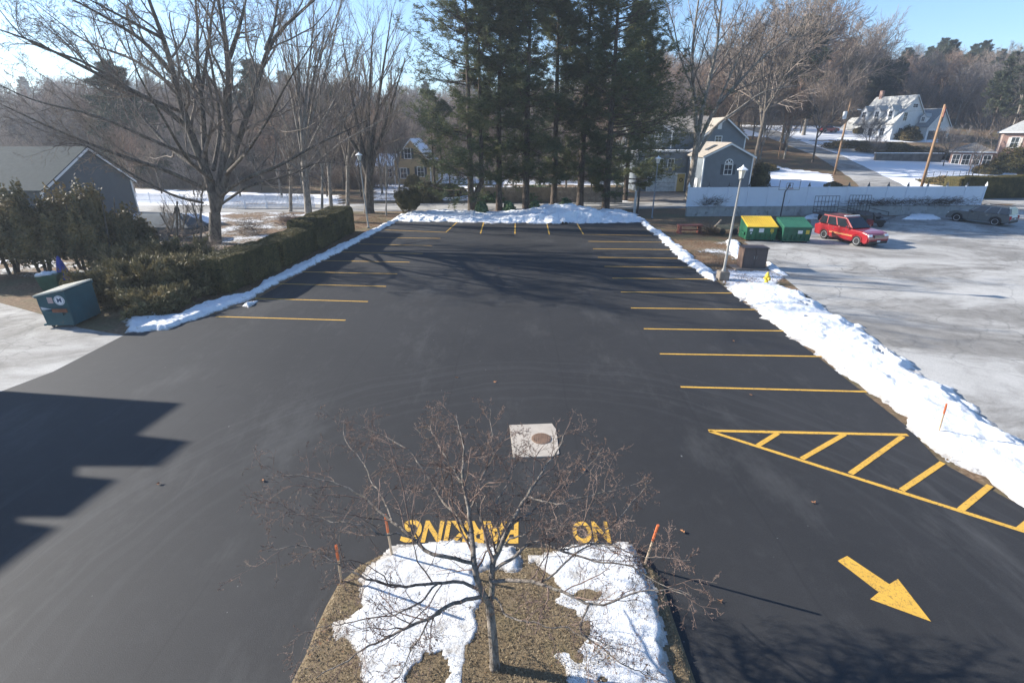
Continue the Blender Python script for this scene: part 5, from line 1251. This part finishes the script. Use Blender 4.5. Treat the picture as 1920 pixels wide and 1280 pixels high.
# ------------------------------------------------------------------ evergreens
NED = leafmat('pine needles', [(.03, .05, .03), (.09, .11, .05), (.22, .20, .085)], .45, trans=.32)
def pine_meshes(seed, H=21., z0=3.2, Rm=3.6, bias=(0, 0), k_tri=6, dens=1., fork=False, needle=.34, width=.05, bare=.0):
    rng = np.random.default_rng(seed); r = H*.0145
    lean = rng.normal(size=2)*.25; tr = np.array([(lean[0]*t*t, lean[1]*t*t, H*t) for t in np.linspace(0, 1, 16)]); tr[0, 2] = -.3
    P = [tr]; R = [np.interp(np.linspace(0, 1, 16), [0, .05, 1], [r*1.25, r, .03])]
    if fork:
        t2 = tr.copy(); u = np.linspace(0, 1, 16); t2[:, 0] += sm(u, .04, .11)*1.15; t2[:, 2] = tr[:, 2]*.96; P.append(t2); R.append(R[0]*.8)
    bP = []; bR = []; z = z0; cents = P
    while z < H*.985:
        u = (z-z0)/(H-z0); prof = (1-u)**.5*(.62+.38*sm(u, 0, .3)); nb = rng.integers(3, 6) if u > .25 else rng.integers(2, 5)
        for _ in range(nb):
            if rng.random() > .92*dens: continue
            c = cents[rng.integers(len(cents))]; a = rng.random()*2*math.pi; d = np.array([math.cos(a), math.sin(a)])
            Lb = Rm*prof*(.55+.75*rng.random())*(1+bias[0]*d[0]+bias[1]*d[1]); Lb = max(Lb, .35)
            i = z/H*15; p0 = np.array([np.interp(i, np.arange(16), c[:, 0]), np.interp(i, np.arange(16), c[:, 1]), z+rng.normal()*.2])
            el = .10+.55*u**1.5+rng.normal()*.13; t = np.linspace(0, 1, 8)[:, None]; dr = np.array([d[0]*math.cos(el), d[1]*math.cos(el), math.sin(el)])
            q = p0+dr*Lb*t; q[:, 2] += (-.16*np.sin(t[:, 0]*2.4)+.24*t[:, 0]**3)*Lb*.5; q[1:] += rng.normal(size=(7, 3))*.05; bP.append(q); bR.append(np.linspace(.045*(Lb/3)**.5+.012, .01, 8))
        z += .66*(.7+.6*rng.random())*(1.15-.3*u)
    bP = np.stack(bP); bR = np.stack(bR)
    s1 = grow(bP, bR, 12, .16, 1., .95, .42, .5, 5, .08, .02, rng, rmin=.008, flat=.28)
    s2 = grow(s1[0], s1[1], 4, .25, 1., .8, .5, .6, 3, .1, .04, rng, rmin=.006, flat=.35)
    tk = merge([tubes(np.stack(P), np.stack(R), 8), tubes(bP, bR, 4)])
    # needle tufts along the outer twigs
    T1 = s2[0].reshape(-1, 3); T2 = s1[0][:, 2:].reshape(-1, 3); T3 = bP[:, 5:].reshape(-1, 3); c = np.concatenate([T1, T2, T3]); 
    if bare: c = c[fbm(c[:, 0]*.5+c[:, 2]*.7, c[:, 1]*.5+c[:, 2]*.3, seed, 2) > bare]
    c = np.repeat(c, k_tri, 0); m = len(c); d = rng.normal(size=(m, 3)); d[:, 2] = d[:, 2]*.45+.28; d /= np.linalg.norm(d, axis=1, keepdims=True)
    L = needle*(.6+.7*rng.random(m))[:, None]; q = rng.normal(size=(m, 3)); q = np.cross(d, q); q /= np.linalg.norm(q, axis=1, keepdims=True); st = c+rng.normal(size=(m, 3))*.05
    V = np.stack([st-q*width*.5, st+q*width*.5, st+d*L], 1).reshape(-1, 3); F = np.arange(m*3).reshape(-1, 3)
    return tk, (V, F), merge([tubes(*s1, 3)])
def evergreen(name, loc, tm, label, group=None, bark=None, leaf=NED):
    o = empty(name, loc, 0, label, 'tree', group); link('trunk', np_mesh('trunk', *merge([tm[0], tm[2]]), bark or BKP, True), o); link('crown', np_mesh('crown', *tm[1], leaf), o); return o
BKP = bark_mat('pine bark', (.045, .035, .028), (.13, .10, .08))
pines = [((884,400), 56, 'forked pine at the left end of the row, with a V shaped trunk', 0, (-.6, .0), True, 23.5, 5.4),
         ((936,399), 57, 'second pine from the left in the tall row', 1, (0, .1), False, 23, 4.6), ((986,397), 57.5, 'third pine from the left in the tall row', 2, (0, 0), False, 25, 4.7),
         ((1038,390), 60, 'fourth pine from the left in the tall row', 3, (0, 0), False, 25, 4.7), ((1087,388), 60.5, 'fifth pine from the left in the tall row', 4, (.0, 0), False, 26, 4.8),
         ((1135,394), 58, 'thickest pine, rightmost in the tall row', 5, (.45, 0), False, 27, 6.6)]
for (px, Y, lab, i, bias, fork, H, Rm) in pines:
    p = AT(px[0], px[1], Y); p.z = 0
    evergreen('pine_tree', p, pine_meshes(200+i, H, 3.4 if i not in (0, 5) else 2.2, Rm, bias, 4, .97, fork, .40, .055, .34), lab, 'row of tall pines behind the snow heap')
p = AT(1172, 372, 66); p.z = 0; evergreen('pine_tree', p, pine_meshes(210, 21, 2.0, 5.4, (.4, 0), 5, .9, False, .42, .06, .3), 'pine standing behind the right end of the tall row')
p = AT(815, 345, 78); p.z = 0; evergreen('pine_tree', p, pine_meshes(211, 13, 3.0, 4.6, (-.2, 0), 5, .8, True, .34, .05, .4), 'bushy shorter pine in front of the yellow house')
# two kinds for copying far away
NEF = leafmat('far pine needles', [(.03, .045, .03), (.06, .075, .045), (.11, .115, .06)], .25)
epm = [pine_meshes(220, 18, 1.5, 4.6, (0, 0), 4, 1., False, .55, .11, .3), pine_meshes(221, 20, 5., 5.2, (0, 0), 4, .85, False, .55, .11, .4)]
ep = {}
def bg_pine(x, y, k, scale, label, group, rz):
    z = float(hz(x, y))
    if k not in ep: ep[k] = evergreen('pine_tree', (x, y, z), epm[k], label, group, leaf=NEF); o = ep[k]
    else: o = dup(ep[k], (x, y, z), label=label, group=group)
    o.rotation_euler = (0, 0, rz); o.scale = (scale*random.uniform(.9, 1.15),)*2+(scale,)

# ------------------------------------------------------------------ the woods
def clear(x, y):
    """keep roads, houses and lawns open"""
    u = FPX*x/(y*cp+CAM_H*sp)+960
    if y < 86 and x > -30 and x < 60: return False
    pts = [(49,64),(59,78),(64,86),(67,95),(73,112),(80,128),(88,140)]
    if y < 138 and 1335 < u < 1660: return False
    if 60 < y < 150 and 40 < x < 125 and 1395 < u < 1800 and y < 126: return False
    if x > 80 and y < 116: return False
    if 76 < x < 116 and 118 < y < 150: return False
    if 15 < x < 42 and 64 < y < 98: return False
    if -32 < x < -10 and 80 < y < 100: return False
    if -80 < x < -36 and 42 < y < 60: return False
    return True
placed = []
def scatter(n, ux, uy, mind, seed):
    r = random.Random(seed); out = []; t = 0
    while len(out) < n and t < n*60:
        t += 1; y = r.uniform(*uy); u = r.uniform(*ux); x = (u-960)/FPX*(y*cp+4*sp)
        if clear(x, y) and all((x-a)**2+(y-b_)**2 > mind**2 for a, b_ in placed): out.append((x, y, r)); placed.append((x, y))
    return out
def brushwood():
    rng = np.random.default_rng(77); n = 9000; y = rng.uniform(90, 300, n); u = rng.uniform(-100, 2020, n); x = (u-960)/FPX*(y*cp+4*sp)
    k = np.array([clear(a, b_) for a, b_ in zip(x, y)]); x, y = x[k], y[k]; n = len(x); st = np.stack([x, y, hz(x, y)-.2], 1)
    d = rng.normal(size=(n, 3))*[.16, .16, 0]+[0, 0, 1.]; h = rng.uniform(3, 8.5, n)[:, None]*(.8+y[:, None]/400)
    P = np.stack([st, st+d*h*.5+rng.normal(size=(n, 3))*.25, st+d*h+rng.normal(size=(n, 3))*.4], 1); R = np.tile([.07, .045, .02], (n, 1))
    s1 = grow(P, R, 10, .15, 1, .6, .5, .6, 4, .1, .05, rng, rmin=.03); s2 = grow(s1[0], s1[1], 3, .2, 1, .6, .55, .8, 3, .1, .05, rng, rmin=.026)
    return np_mesh('brushwood', *merge([tubes(P, R, 3), tubes(*s1, 3), tubes(*s2, 3)]), TWF)
tag(link('brushwood', brushwood()), 'dense grey brown leafless underwood covering the far hillsides', 'brushwood', kind='stuff')
gL = 'leafless trees of the wood beyond the road'; gR = 'leafless trees on the hillside at right'
BANDS = [(60,'at the left edge above the dark roof'),(150,'above the dark grey house'),(250,'right of the dark house gable'),(340,'left of the maple trunk'),(430,'behind the maple trunk'),(510,'right of the maple trunk'),(600,'behind the fan shaped tree'),
         (690,'above the white lantern at far left'),(780,'above the yellow house'),(890,'behind the forked pine'),(980,'behind the second pine'),(1070,'behind the middle pines'),(1160,'behind the thickest pine'),(1250,'above the garage of the blue house'),
         (1330,'above the blue house roof'),(1420,'above the small blue gable'),(1500,'left of the hill road top'),(1570,'behind the pole with transformer'),(1640,'left of the white house roof'),(1720,'above the white house'),(1790,'right of the white house'),(1860,'above the brick sunroom'),(3000,'above the brick house at the right edge')]
def where(x, y, near, far):
    u = FPX*x/(y*cp+4*sp)+960; d = 'near' if y < near else ('mid' if y < far else 'rearmost')
    return d+' rank '+next(t for k, t in BANDS if u < k)
def wood(n, ux, uy, md, seed, s0, s1, near, far, grp):
    for x, y, r in scatter(n, ux, uy, md, seed):
        s = r.uniform(s0, s1); k = r.randrange(5); w_ = ('short' if s < s0+(s1-s0)*.4 else 'tall')
        bg_tree(x, y, k, s, f'{w_} leafless tree in the {where(x, y, near, far)}', grp, r.uniform(0, 6.28))
wood(95, (-60, 800), (88, 190), 4.2, 1, .6, .92, 120, 155, gL)
wood(45, (800, 1230), (92, 190), 4.5, 2, .6, .95, 125, 160, 'leafless trees behind the tall pines')
wood(95, (1230, 1990), (104, 200), 4.5, 3, .65, .98, 135, 170, gR)
for x, y, r in scatter(40, (-60, 1990), (195, 300), 6, 4): bg_tree(x, y, r.randrange(5), r.uniform(.85, 1.1), 'leafless tree on the skyline ridge '+where(x, y, 0, 999).split('rank ')[1], 'leafless trees on the far ridge', r.uniform(0, 6.28))
for x, y, r in scatter(42, (1520, 1990), (150, 215), 5, 5): s = r.uniform(.72, 1.0); bg_pine(x, y, r.randrange(2), s, ('short' if s < .84 else 'tall')+' dark pine in the '+where(x, y, 170, 195), 'dark pines behind the white house', r.uniform(0, 6.28))
for x, y, r in scatter(34, (-60, 1500), (190, 300), 7, 6): s = r.uniform(.6, .95); bg_pine(x, y, r.randrange(2), s, ('small' if s < .78 else 'larger')+' dark ridge pine '+where(x, y, 0, 999).split('rank ')[1], 'dark pines on the far ridge', r.uniform(0, 6.28))
for (px, Y, s, l) in [(250,84,.95,'green conifer between the dark house and the big maple limbs'),(300,86,.66,'small green conifer left of the maple trunk'),(385,96,.85,'conifer behind the maple trunk'),(500,98,1.05,'round topped conifer above the right limb of the maple'),(636,104,.85,'conifer behind the fan shaped tree'),(1385,150,.8,'conifer above the blue house roof')]:
    p = AT(px, 300, Y); bg_pine(p.x, Y, 0 if Y < 120 else 1, s, l, None, px)
# nearer trees beyond the road, each by its place
for (px, Y, k, sc, l) in [(240,70,3,.5,'bare tree beyond the short picket fence, left'),(290,74,0,.55,'bare tree beyond the short picket fence, right'),(352,72,4,.62,'bare tree just left of the maple trunk beyond the fence'),
    (440,70,0,.6,'bare tree beyond the left end of the white pickets'),(480,78,2,.75,'bare tree beyond the middle of the white pickets'),(520,69,3,.6,'slim bare tree beyond the right part of the white pickets'),(560,76,1,.65,'bare tree beyond the right end of the white pickets'),
    (606,70,4,.7,'low bare tree across the road behind the slim saplings'),(640,79,0,.72,'bare tree across the road left of the far lantern'),(672,70,2,.62,'bare tree across the road behind the far lantern'),(712,74,3,.62,'bare tree in front of the low snowy wing'),(745,72,1,.52,'small bare tree at the left corner of the yellow house'),
    (842,78,0,.55,'bare tree right of the bushy short pine'),(905,76,3,.6,'bare tree between the forked and second pine'),(962,79,1,.6,'bare tree between the second and third pine'),(1012,76,4,.75,'bare tree between the third and fourth pine'),(1063,80,0,.62,'bare tree between the fourth and fifth pine'),(1112,77,2,.62,'bare tree left of the thickest pine'),(1160,84,3,.7,'bare tree at the left end of the blue house'),
    (1330,112,1,1.05,'tall bare tree above the blue house gable, left'),(1378,118,0,1.4,'tall bare tree above the blue house gable, right'),(1418,97,0,1.55,'tallest bare tree on the hill behind the blue house'),(1462,124,1,1.55,'tall bare tree between the hill road and the blue house'),(1500,132,3,1.6,'tall bare tree where the hill road bends'),(1548,150,0,1.45,'tall bare tree above the distant red car'),(1600,160,1,1.25,'tall bare tree above the transformer pole'),(1255,108,2,.95,'broad bare tree above the blue house roof')]:
    x = (px-960)/FPX*(Y*cp+4*sp); bg_tree(x, Y, k, sc, l, None, px*.37)
for (px, Y, s_, l) in [(1470,116,1.2,'tall pine on the hill left of the road bend'),(1325,120,.95,'pine behind the blue house roof'),(1845,132,.85,'tall dark pine above the brick sunroom'),(1888,128,.95,'tall dark pine above the brick house roof'),(1930,124,1.0,'tall dark pine cut by the right edge')]:
    bg_pine((px-960)/FPX*(Y*cp+4*sp), Y, 1, s_, l, None, 1.)
# named single trees on the right hillside
for (px, py, k, s, l, rz) in [(1523,305,0,.92,'tall bare tree beside the curve of the hill road',.4),(1425,300,1,.72,'bare tree with a dark trunk left of the hill road',1.),(1470,298,3,.75,'second bare tree left of the hill road',2.),(1625,282,4,.5,'small bare tree in front of the white house',3.),
                              (1768,312,4,.52,'small bare tree on the snowy lawn left of the brick house',.3),(1410,262,2,.8,'bare tree above the small gable of the blue house',.3),(1500,250,2,.7,'bare tree at the top of the hill road',1.3),(1640,300,4,.33,'shrubby bare tree on the bank above the hill road',.9)]:
    p = GH(px, py); bg_tree(p.x, p.y, k, s, l, None, rz)

# ------------------------------------------------------------------ shrubs and hedges
def cloud_shell(n, rx, ry, rz_, rng, lob=.35, cz=None, seed=0, thick=.25, power=1., bottom=.1):
    d = rng.normal(size=(n, 3)); d[:, 2] = np.abs(d[:, 2]*1.0)-.25*(rng.random(n) < .5); d /= np.linalg.norm(d, axis=1, keepdims=True)
    a = np.arctan2(d[:, 1], d[:, 0]); ns = fbm(a*1.6+9, d[:, 2]*3.5+seed, seed, 3); ns2 = fbm(a*5+3, d[:, 2]*9+seed, seed+5, 2)
    r = (1-lob*.5+lob*(ns-.5)*2.2+.16*(ns2-.5))*(1-thick*rng.random(n)**2)
    P = d*r[:, None]*np.array([rx, ry, rz_]); return P
SHM = leafmat('arborvitae foliage', [(.03, .04, .02), (.12, .10, .045), (.32, .21, .08)], .7); JUN = leafmat('juniper foliage', [(.04, .04, .02), (.13, .11, .05), (.32, .25, .12)], .6)
HED = leafmat('yew hedge foliage', [(.03, .03, .012), (.09, .08, .028), (.22, .165, .06)], .9); RHO = leafmat('rhododendron leaves', [(.03, .07, .03), (.08, .14, .06), (.2, .26, .13)], 2.)
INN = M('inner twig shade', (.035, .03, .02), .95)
def arbor(px, py, H, rx, seed, label):
    H *= 1.06; rx *= 1.08
    p = G(px, py); o = empty('tall_shrub', p, 0, label, 'shrub', 'tall evergreen shrubs behind the teal dumpster'); rng = np.random.default_rng(seed); V = []; n = 0
    parts = []
    for k in range(9):
        a = rng.random()*6.28; rr = rx*rng.random()**.7*.75; h = H*(1-.42*(rr/rx)**2)*(.86+.18*rng.random()); w_ = rx*rng.uniform(.36, .55)
        P = cloud_shell(5600, w_, w_, h*.68, rng, .8, seed=seed+k, thick=.45)+np.array([math.cos(a)*rr, math.sin(a)*rr, h*.36]); P = P[P[:, 2] > .25+.7*rng.random()]
        parts.append(leaves_n(P, (P-np.array([math.cos(a)*rr, math.sin(a)*rr, h*.36]))/np.array([w_, w_, h*.66])**2, .105, rng, 1.9, .5))
    link('foliage', np_mesh('foliage', *merge(parts), SHM), o)
    S_ = []; 
    for k in range(5):
        a = rng.random()*6.28; q = np.array([math.cos(a), math.sin(a), 0])*rx; S_.append(np.stack([q*.15*(1-t)+q*.6*t+np.array([0, 0, H*.75*t]) for t in np.linspace(0, 1, 5)]))
    link('stem', np_mesh('stem', *tubes(np.stack(S_), np.tile(np.linspace(.09, .03, 5), (5, 1)), 6), BK, True), o)
arbor(22,512,5.3,1.9,40,'tall evergreen shrub at the far left edge behind the lane'); arbor(85,515,5.2,1.8,41,'tall evergreen shrub directly behind the teal dumpster')
arbor(-45,520,5.2,2.0,44,'tall evergreen shrub partly cut by the left edge'); arbor(158,506,5.0,1.7,42,'tall rusty green shrub right of the dumpster'); arbor(205,500,5.2,1.9,43,'rounded tall shrub in front of the dark house corner'); arbor(262,492,3.3,1.5,45,'lower dark shrub at the right end of the tall shrubs')
def juniper(px, py, R, H, seed, label, n=70, dz=0):
    p = G(px, py); H *= 1.0; R *= 1.08; o = empty('juniper', p, 0, label, 'shrub', 'spreading junipers along the snow strip'); rng = np.random.default_rng(seed); st = []; 
    a = rng.random(n)*6.28; L = R*(.35+.9*rng.random(n)**1.5); el = rng.uniform(.1, 1.1, n); t = np.linspace(0, 1, 9)
    B = np.stack([np.cos(a)[:, None]*L[:, None]*t*np.cos(el)[:, None]**.6, np.sin(a)[:, None]*L[:, None]*t*np.cos(el)[:, None]**.6, H*(np.sin(el)[:, None]*1.15*t-.25*t**2*np.cos(el)[:, None])+.1], 2)+rng.normal(size=(n, 9, 3))*.03
    R0 = np.tile(np.linspace(.035, .008, 9), (n, 1)); s1 = grow(B, R0, 12, .25, 1., .55, .3, .5, 5, .08, .05, rng)
    c = s1[0].reshape(-1, 3); dd = np.repeat(s1[0][:, -1]-s1[0][:, 0], 5, 0); c = np.repeat(c, 8, 0); dd = np.repeat(dd, 8, 0); dd /= np.linalg.norm(dd, axis=1, keepdims=True)+1e-9
    c2 = np.repeat(B[:, 3:].reshape(-1, 3), 10, 0); d2 = np.repeat(np.repeat(B[:, -1]-B[:, 3], 6, 0), 10, 0); d2 /= np.linalg.norm(d2, axis=1, keepdims=True)+1e-9
    c = np.concatenate([c, c2]); dd = np.concatenate([dd, d2]); c = c+rng.normal(size=c.shape)*.07; k = c[:, 2] > .02
    link('foliage', np_mesh('foliage', *leaves(c[k], .06, rng, 3.4, dd[k]+np.array([0, 0, .25]), jit=.45), JUN), o)
    link('stem', np_mesh('stem', *merge([tubes(B, R0, 4), tubes(*s1, 3)]), BK, True), o)
for (px, py, R, H, l) in [(225,560,2.1,1.6,'sprawling juniper reaching toward the teal dumpster'),(300,555,2.3,1.9,'wide juniper above the near end of the snow strip'),(372,545,2.1,1.7,'juniper in the middle of the row by the snow strip'),(430,528,1.7,1.5,'juniper where the clipped hedge begins'),(335,520,2.0,2.1,'tall juniper behind the others'),(255,528,2.0,2.0,'feathery upright juniper left of the saplings'),(290,582,1.3,1.0,'low juniper just above the snow strip end')]:
    juniper(px, py, R, H, px, l)
def hedge(a, b, depth, h, seed, label, h2=None):
    """a,b front base corners"""
    a, b = Vector(a), Vector(b); L = (b-a).length; o = empty('clipped_hedge', a, math.atan2(b.y-a.y, b.x-a.x), label, 'hedge', 'clipped hedge blocks left of the lot'); rng = np.random.default_rng(seed)
    MB().box(.15, L-.15, .2, depth-.15, 0, h-.22).build('stems', INN, o, bevel=.15)  # solid dark core: shade among the inner twigs is put into its colour
    n = int(9000*(L*h*2+L*depth+2*depth*h)/10); ar = np.array([L*h, L*h, L*depth, depth*h, depth*h]); f = rng.choice(5, n, p=ar/ar.sum()); u, v = rng.random(n), rng.random(n)
    P = np.zeros((n, 3)); 
    P[f == 0] = np.stack([u*L, v*0, v*h], 1)[f == 0]; P[f == 1] = np.stack([u*L, v*0+depth, v*h], 1)[f == 1]; P[f == 2] = np.stack([u*L, v*depth, v*0+h], 1)[f == 2]
    P[f == 3] = np.stack([u*0, u*depth, v*h], 1)[f == 3]; P[f == 4] = np.stack([u*0+L, u*depth, v*h], 1)[f == 4]
    c = np.array([L/2, depth/2, h/2]); w = fbm(P[:, 0]*1.4+P[:, 2], P[:, 1]*1.4+P[:, 2]*.7, seed, 4)-.5
    k = ((P-c)/(np.array([L, depth, h])/2)); pw = (np.abs(k)**14).sum(1)**(1/14.)
    P = c+(P-c)/pw[:, None]*(1+.0*w[:, None]); nn = (P-c)/np.array([L, depth, h]); nn = nn*(np.abs(nn) > .40); P = P+nn*(w[:, None]*.24-.14*rng.random(n)[:, None]**2)
    P[:, 2] += (vnoise(P[:, 0]*.8, P[:, 1]*.3, seed)-.5)*.14*(P[:, 2] > h*.7)
    NN = np.zeros((n, 3)); NN[f == 0, 1] = -1; NN[f == 1, 1] = 1; NN[f == 2, 2] = 1; NN[f == 3, 0] = -1; NN[f == 4, 0] = 1
    link('foliage', np_mesh('foliage', *leaves_n(P, NN, .055, rng, 1.8, .38), HED), o)
hedge(G(428,552), G(532,505), 1.8, 1.8, 60, 'nearest clipped hedge block beside the junipers'); hedge(G(536,503), G(600,468), 1.7, 1.7, 61, 'middle clipped hedge block'); hedge(G(597,472), G(668,433), 2.1, 2.1, 62, 'tallest clipped hedge block at the far end')
def round_shrub(name, loc, rx, rz_, mat, label, seed, n=9000, size=.06, lift=0., ry=None, cat='shrub', group=None, shape=None, asp=1.8, thick=.3):
    rng = np.random.default_rng(seed); o = empty(name, loc, 0, label, cat, group); P = cloud_shell(n, rx, ry or rx, rz_, rng, .28, seed=seed, thick=thick)
    if shape == 'heart': 
        P[:, 2] += rz_*.25; t = np.clip(P[:, 2]/(rz_*1.1), 0, 1); f = .42+.75*t**.7; P[:, 0] *= f; P[:, 1] *= f
    P[:, 2] = np.maximum(P[:, 2]+lift, .02); link('foliage', np_mesh('foliage', *leaves_n(P, P/np.array([rx, ry or rx, rz_])**2+np.array([0, 0, .1]), size, rng, asp, .5), mat), o)
    S_ = np.stack([np.stack([np.array([rng.normal()*.1, rng.normal()*.1, 0])*(1-t)+t*np.array([rx*.5*math.cos(a), rx*.5*math.sin(a), (rz_+lift)*.7]) for t in np.linspace(0, 1, 4)]) for a in rng.random(6)*6.28])
    link('stem', np_mesh('stem', *tubes(S_, np.tile(np.linspace(.04, .015, 4), (6, 1)), 4), BK), o); return o
p = G(765, 403); round_shrub('yew_bush', p+Vector((0, .5, 0)), 1.75, 2.0, HED, 'dark heart shaped clipped yew at the far left lot corner', 70, 26000, .07, .35, shape='heart')
for i, (px, py, l) in enumerate([(903,402,'leafy rhododendron right of the forked pine'),(954,400,'rhododendron right of the second pine'),(1004,399,'rhododendron right of the third pine'),(1062,394,'rhododendron peeking over the snow heap right of the fourth pine')]):
    round_shrub('rhododendron', G(px, py)+Vector((0, .2, 0)), .75, 1.15, RHO, l, 80+i, 1500, .17, .15, group='rhododendrons between the pine trunks', asp=2.2, thick=.5)
for (px, py, rx, h, m, l) in [(800,378,2.2,2.4,HED,'dark bushy evergreen right of the heart shaped yew'),(1003,376,3.4,1.9,RHO,'green shrubs in front of the stockade fence, middle'),(925,377,2.6,1.7,RHO,'green shrub in front of the left end of the stockade fence'),(1352,356,2.0,3.2,JUN,'olive bush in front of the small gable of the blue house'),
                              (1421,352,1.6,3.6,HED,'dark columnar bush at the right corner of the blue house'),(840,366,2.8,1.5,HED,'low shrub across the road right of the yew'),(775,350,1.5,1.8,HED,'round dark bush in front of the yellow house')]:
    p = GH(px, py); round_shrub('bush', p, rx, h, m, l, px, 9000, .12, .1)
for (px, py, rx, h, m, l) in [(1590,278,6,1.6,SHM,'brown scrub bank below the white house, left'),(1660,284,6,1.9,SHM,'dark scrub on the bank above the stone wall'),(1735,292,5,1.7,SHM,'scrub at the right end of the stone wall'),(1650,252,2.6,2.3,HED,'round evergreen at the corner of the white house'),
                              (1700,262,3.2,3.2,SHM,'brown bush in front of the blue shaded gable'),(1610,250,1.6,1.4,JUN,'yellowish bush by the front door of the white house'),(1895,322,3.6,4.5,HED,'large dark evergreen in front of the brick house'),(1850,325,2.4,1.6,SHM,'low brown shrub under the brick house windows'),
                              (1430,318,2.8,1.0,SHM,'brown scrub beside the hill road'),(1560,352,1.2,.8,SHM,'low weeds at the corner of the hill road'),(1770,345,3.5,1.0,SHM,'brown weeds on the verge behind the white fence')]:
    p = GH(px, py); round_shrub('bush', p, rx, h, m, l, px, 9000, .16, .1)
hedge(G(1842,384)+Vector((1.0, 5.2, 0)), G(1842,384)+Vector((22, 8.0, 0)), 2.5, 2.7, 66, 'dark clipped hedge at the right end of the white fence')
brush_pile(G(388,486), 1.1, .5, 1.7, 420, 'dry shrubby stems round the foot of the big maple', 'dry_shrub', TW, .014)
brush_pile(G(340,488), .9, .4, 1.5, 260, 'dry tangled stems left of the slim saplings', 'dry_shrub', TW, .014)
brush_pile(G(470,440), 1.4, .6, 1.6, 300, 'dry twiggy bush on the snowy lawn behind the hedge', 'dry_shrub', TW, .013)
brush_pile(G(545,425), 1.3, .6, 1.4, 340, 'reddish twiggy bush at the foot of the fan shaped tree', 'dry_shrub', TWR, .014)
# russet understorey beyond the road
RUS = leafmat('russet dead leaves', [(.07, .045, .03), (.14, .085, .05), (.24, .14, .08)], .4)
for i, (px, py, rx, h, l) in enumerate([(660,352,5,3,'russet thicket behind the slender trees'),(560,345,6,3.4,'thicket behind the white picket fence'),(480,345,6,3.2,'thicket behind the maple trunk'),(1120,338,6,4,'russet thicket seen between the right pines'),(1000,335,6,3.4,'russet thicket behind the middle pines'),(900,330,5,2.8,'thicket behind the left pines'),(330,350,6,2.4,'thicket beyond the short picket fence'),(270,345,4,3.,'dark bush right of the dark house')]):
    p = GH(px, py); rng = np.random.default_rng(90+i); o = empty('thicket', p, 0, l, 'shrub'); n = 900
    st = rng.normal(size=(n, 3))*[rx*.5, 1.2, 0]; d = rng.normal(size=(n, 3))*[.3, .3, 0]+[0, 0, 1.]; LL_ = h*rng.uniform(.4, 1., n)[:, None]
    P = np.stack([st, st+d*LL_*.5+rng.normal(size=(n, 3))*.15, st+d*LL_+rng.normal(size=(n, 3))*.3], 1); R_q = np.tile([.025, .02, .012], (n, 1)); s = grow(P, R_q, 5, .2, 1, .6, .5, .6, 3, .1, .05, rng, rmin=.014)
    link('stem', np_mesh('stem', *merge([tubes(P, R_q, 3), tubes(*s, 3)]), TWF), o); c = s[0][:, -1]; c = c[rng.random(len(c)) < .5]; link('foliage', np_mesh('foliage', *leaves(c, .10, rng, 1.4), RUS), o)

# ------------------------------------------------------------------ the air
HZ = D.materials.new('thin winter haze'); HZ.use_nodes = True; nt = HZ.node_tree; nt.nodes.remove(nt.nodes['Principled BSDF'])
pv = nt.nodes.new('ShaderNodeVolumePrincipled'); pv.inputs['Color'].default_value = (.80, .88, 1, 1); pv.inputs['Density'].default_value = .0006; pv.inputs['Anisotropy'].default_value = .3
nt.links.new(pv.outputs[0], nt.nodes['Material Output'].inputs['Volume'])
o = MB().box(-640, 640, -100, 680, -3, 64).build('haze', HZ); tag(o, 'thin pale winter air over the whole place', 'haze', kind='stuff')
